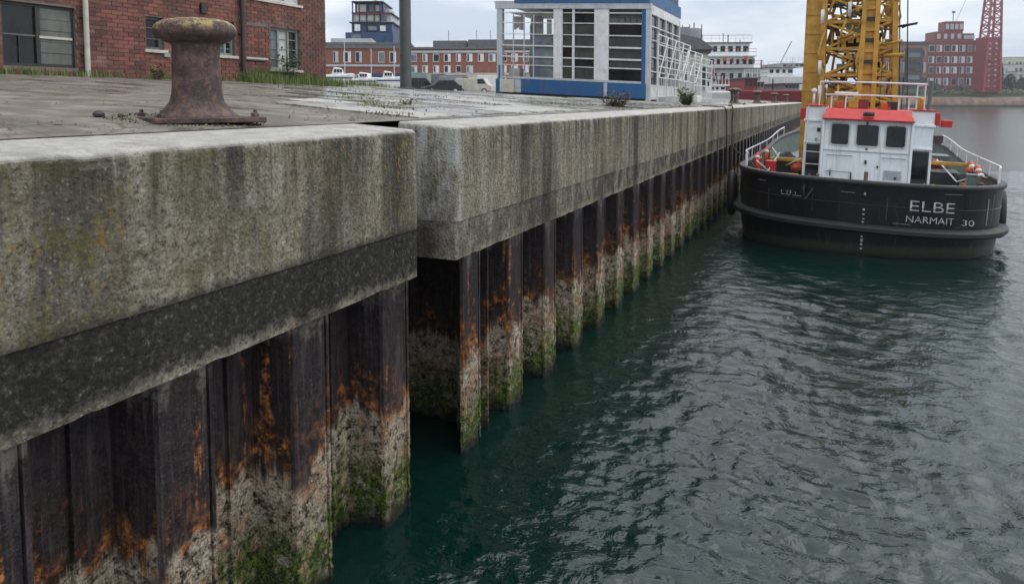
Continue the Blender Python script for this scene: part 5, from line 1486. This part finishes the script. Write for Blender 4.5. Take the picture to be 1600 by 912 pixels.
# ------------------------------------------------------------------ far bank
BD = 400.0
def bank_pt(x, d, z): p = at(x, 157, d); return (p.x, p.y, z)
m = MB()
prof = [(0, -.6, 0), (0, .9, 0), (2, 4.6, 1), (14, 6.0, 1), (24, 8.2, 1), (60, 9.0, 1), (420, 11, 1)]
xsb = list(range(860, 2400, 20))
vs = []
for x in xsb:
    for (o_, z, q) in prof:
        wob = mnoise.noise(Vector((x * .03, o_ * .1, 2))) * (1.0 * q)
        vs.append(bank_pt(800 + (x - 800) * BD / (BD + o_), BD + o_ + 0.0, z + wob))
n = len(prof)
m.add(vs, [(i * n + k, (i + 1) * n + k, (i + 1) * n + k + 1, i * n + k + 1) for i in range(len(xsb) - 1) for k in range(n - 1)])
tb_ = NT('bank_earth')
pz = tb_.sep(tb_.pos())[2]
nb = tb_.noise(tb_.pos(), .12, 6, .7)
cb_ = tb_.mix(tb_.ramp(tb_.noise(tb_.pos(), .3, 5, .7), (.4, 0.), (.6, 1.)), (.10, .055, .045), (.20, .14, .09))
cb_ = tb_.mix(tb_.rng(tb_.math('ADD', pz, tb_.math('MULTIPLY', nb, 2.0)), 5.6, 7.0), cb_, tb_.mix(nb, (.04, .06, .025), (.14, .14, .05)))
cb_ = tb_.mix(tb_.rng(pz, 1.2, .9), cb_, (.03, .03, .03))
tb_.out(cb_, .9)
tag(m.build('far_bank', tb_.mat, None, smooth=True), kind='structure')

BZ = 8.0
t, w, h = block('brick_warehouse', 'long red brick warehouse on the far bank with pale windows', 'building', 1449, 1552, 150, 64, 425, 30, 'darkred', ((.79, .92), (.57, .70), (.37, .50), (.14, .28)), 9, R(-4), bands=((.945, 1.0, 'darkred'), (.745, .77, 'darkred')), zground=BZ, wfrac=.7)
pxb = 425 / FPX
zb_ = lambda y: at(1500, y, 425).z - BZ
xm = (1449 + 1552) / 2
for (a, b, y0, y1, mt, dp) in ((1462, 1503, 49, 63, 'darkred', 14), (1476, 1504, 33, 48.7, 'darkred', 10), (1505, 1520, 52, 63, 'darkred', 10)):
    q = MB().box((a - xm) * pxb, (b - xm) * pxb, 2, dp, zb_(y1), zb_(y0)).build('roof_tower', M[mt], t)
    for k in range(4):
        cx = (a - xm) * pxb + (b - a) * pxb * (k + .5) / 4
        MB().box(cx - .9, cx + .9, 1.8, 1.99, zb_(y1) + (zb_(y0) - zb_(y1)) * .2, zb_(y1) + (zb_(y0) - zb_(y1)) * .75).build('window', M['ltgrey'], q)
MB().tube([((1493 - xm) * pxb, 6, zb_(33)), ((1493 - xm) * pxb, 6, zb_(16))], .2, 5).build('flagpole', M['dark'], t)
MB().box((1491 - xm) * pxb, (1496 - xm) * pxb, 5.9, 6.1, zb_(19), zb_(15.5)).build('flag', M['grey'], t)
MB().tube([((1497 - xm) * pxb, 6, zb_(33)), ((1512 - xm) * pxb, 6, zb_(-4))], .12, 5).build('stay', M['grey'], t)
block('dark_warehouse', 'dark brick warehouse on the far bank right behind the yellow crane', 'building', 1380, 1448, 150, 66, 420, 30, 'brickwall', ((.70, .84), (.40, .60)), 6, R(3), 'grey', bands=((.94, 1.0, 'dark'), (.18, .30, 'dark')), zground=BZ)
a = at(1425, 150, 419)
t = thing('stair_tower', 'narrow dark stair tower between the two far warehouses', 'building', (a.x, a.y, BZ), PSI)
MB().box(-4.5, 4.5, -1.4, .6, -.5, 25).build('wall', M['dark'], t)
for k in range(5): MB().box(-3.4, 3.0, -1.5, -1.41, 3 + 4.2 * k, 5.4 + 4.2 * k).build('window', M['glass_sky' if k in (1, 4) else 'glass'], t)
# red lattice crane
ct = at(1541, 150, 410)
t = thing('harbour_crane', 'tall red lattice crane tower beside the far red warehouse', 'crane', (ct.x, ct.y, BZ), PSI)
def cl(q, i):
    s = 4.6 * (1 - q) + 2.0 * q; sx, sy = ((-1, -1), (1, -1), (1, 1), (-1, 1))[i]
    return Vector((sx * s * 1.0 + 2.2 * q, sy * s, 74 * q))
for i in range(4): MB().bar(cl(0, i), cl(1, i), .9).build('tower_leg', M['crane_red'], t)
for k in range(20):
    for i in range(4):
        j = (i + 1) % 4
        MB().bar(cl((k + 1) / 20, i), cl((k + 1) / 20, j), .4).build('tower_girt', M['crane_red'], t)
        MB().bar(cl(k / 20, i if k % 2 else j), cl((k + 1) / 20, j if k % 2 else i), .45).build('tower_brace', M['crane_red'], t)
MB().box(-4.4, 4.4, -3.6, 4.6, 0, 30).build('tower_house', M['darkred'], t)
for k in range(9):
    for x in (-2, 1.4): MB().box(x, x + 1.2, -3.75, -3.61, 3 + 2.9 * k, 4 + 2.9 * k).build('window', M['ltgrey'], t)
for k, (a, b, y, d, mt, lab) in enumerate(((1573, 1600, 90, 520, 'cream', 'cream house topmost on the right edge of the far bank'), (1562, 1596, 101, 470, 'ltgrey', 'pale grey house below the cream one on the far bank'), (1590, 1640, 112, 440, 'cream', 'cream house cut off by the right picture edge'), (1555, 1582, 118, 425, 'white', 'small white house right of the red crane foot'))):
    block('hillside_house', lab, 'house', a, b, 150, y, d, 12, mt, ((.7, .88), (.4, .58)), 5, R(-6), 'woodgrey', zground=BZ, group='houses on the far bank')

def tree(x, d, zg, H, Wd, label, seed, conifer=False):
    rr = random.Random(seed); p = at(x, 157, d)
    t = thing('bank_tree', label, 'tree', (p.x, p.y, zg), seed, 'trees on the far bank')
    MB().tube([(0, 0, -.5), (.1, 0, H * .4), (0, .1, H * .8)], [.35, .25, .08], 7).build('trunk', M['twig'], t)
    lf = MB()
    for k in range(900):
        q = rr.random()
        rad = Wd * ((1 - q) if conifer else math.sin(math.pi * (q * .85 + .12)) ** .7) * rr.random() ** .5 * (.75 + .4 * mnoise.noise(Vector((q * 5 + seed, rr.random() * 2, 1))))
        a_ = rr.random() * 6.283; c = Vector((rad * math.cos(a_), rad * math.sin(a_), H * (.15 + .85 * q)))
        s = .25 + .35 * rr.random(); u = Vector((rr.gauss(0, 1), rr.gauss(0, 1), rr.gauss(0, .5))).normalized(); v = u.orthogonal().normalized()
        lf.add([c - u * s, c - v * s * .7, c + u * s, c + v * s * .7], [(0, 1, 2, 3)])
    link('crown', lf.mesh('crown', M['tree']), t)
labs = ['dark pointed tree between red crane and hillside houses', 'broad green tree under the grey hillside house', 'round tree at the right picture edge on the far bank', 'low tree before the far red warehouse foot', 'low bushy tree near the middle of the far red warehouse', 'bushy tree at the foot of the red crane']
for k, (x, d, H, Wd, cn) in enumerate(((1563, 418, 17, 3.2, True), (1577, 422, 11, 5.0, False), (1596, 420, 9, 4.5, False), (1462, 416, 5.5, 3.5, False), (1503, 416, 5, 4.2, False), (1532, 412, 6, 3.4, False))):
    tree(x, d, BZ - .6, H, Wd, labs[k], k + 3, cn)
rr = random.Random(8); lf = MB()
for k in range(9000):                   # scrub along the top of the bank
    x = rr.uniform(1180, 1760); o_ = rr.uniform(9, 26); p = at(x, 157, BD + o_); hh = 6.2 + o_ * .09 + abs(rr.gauss(0, .8)) * (1.2 + 1.2 * mnoise.noise(Vector((x * .05, 0, 0))))
    c = Vector((p.x, p.y, hh)); s = .4 + .5 * rr.random(); u = Vector((rr.gauss(0, 1), rr.gauss(0, 1), rr.gauss(0, .5))).normalized(); v = u.orthogonal().normalized()
    lf.add([c - u * s, c - v * s * .7, c + u * s, c + v * s * .7], [(0, 1, 2, 3)])
tag(link('bank_scrub', lf.mesh('bank_scrub', M['tree'])), 'green scrub along the top of the far bank', 'scrub', kind='stuff')

# ------------------------------------------------------------------ thin harbour haze
hz = MB().box(-1500, 1500, -60, 1500, -3.5, 95).build('haze', M['white'])
hm = bpy.data.materials.new('haze_air'); hm.use_nodes = True
hn = hm.node_tree.nodes; hn.clear()
ho = hn.new('ShaderNodeOutputMaterial'); hv = hn.new('ShaderNodeVolumePrincipled')
hv.inputs['Color'].default_value = (0.95, 0.97, 1.0, 1); hv.inputs['Density'].default_value = 0.00022
hm.node_tree.links.new(hv.outputs[0], ho.inputs['Volume'])
hz.data.materials.clear(); hz.data.materials.append(hm)
tag(hz, 'thin pale harbour haze', 'haze', kind='stuff')
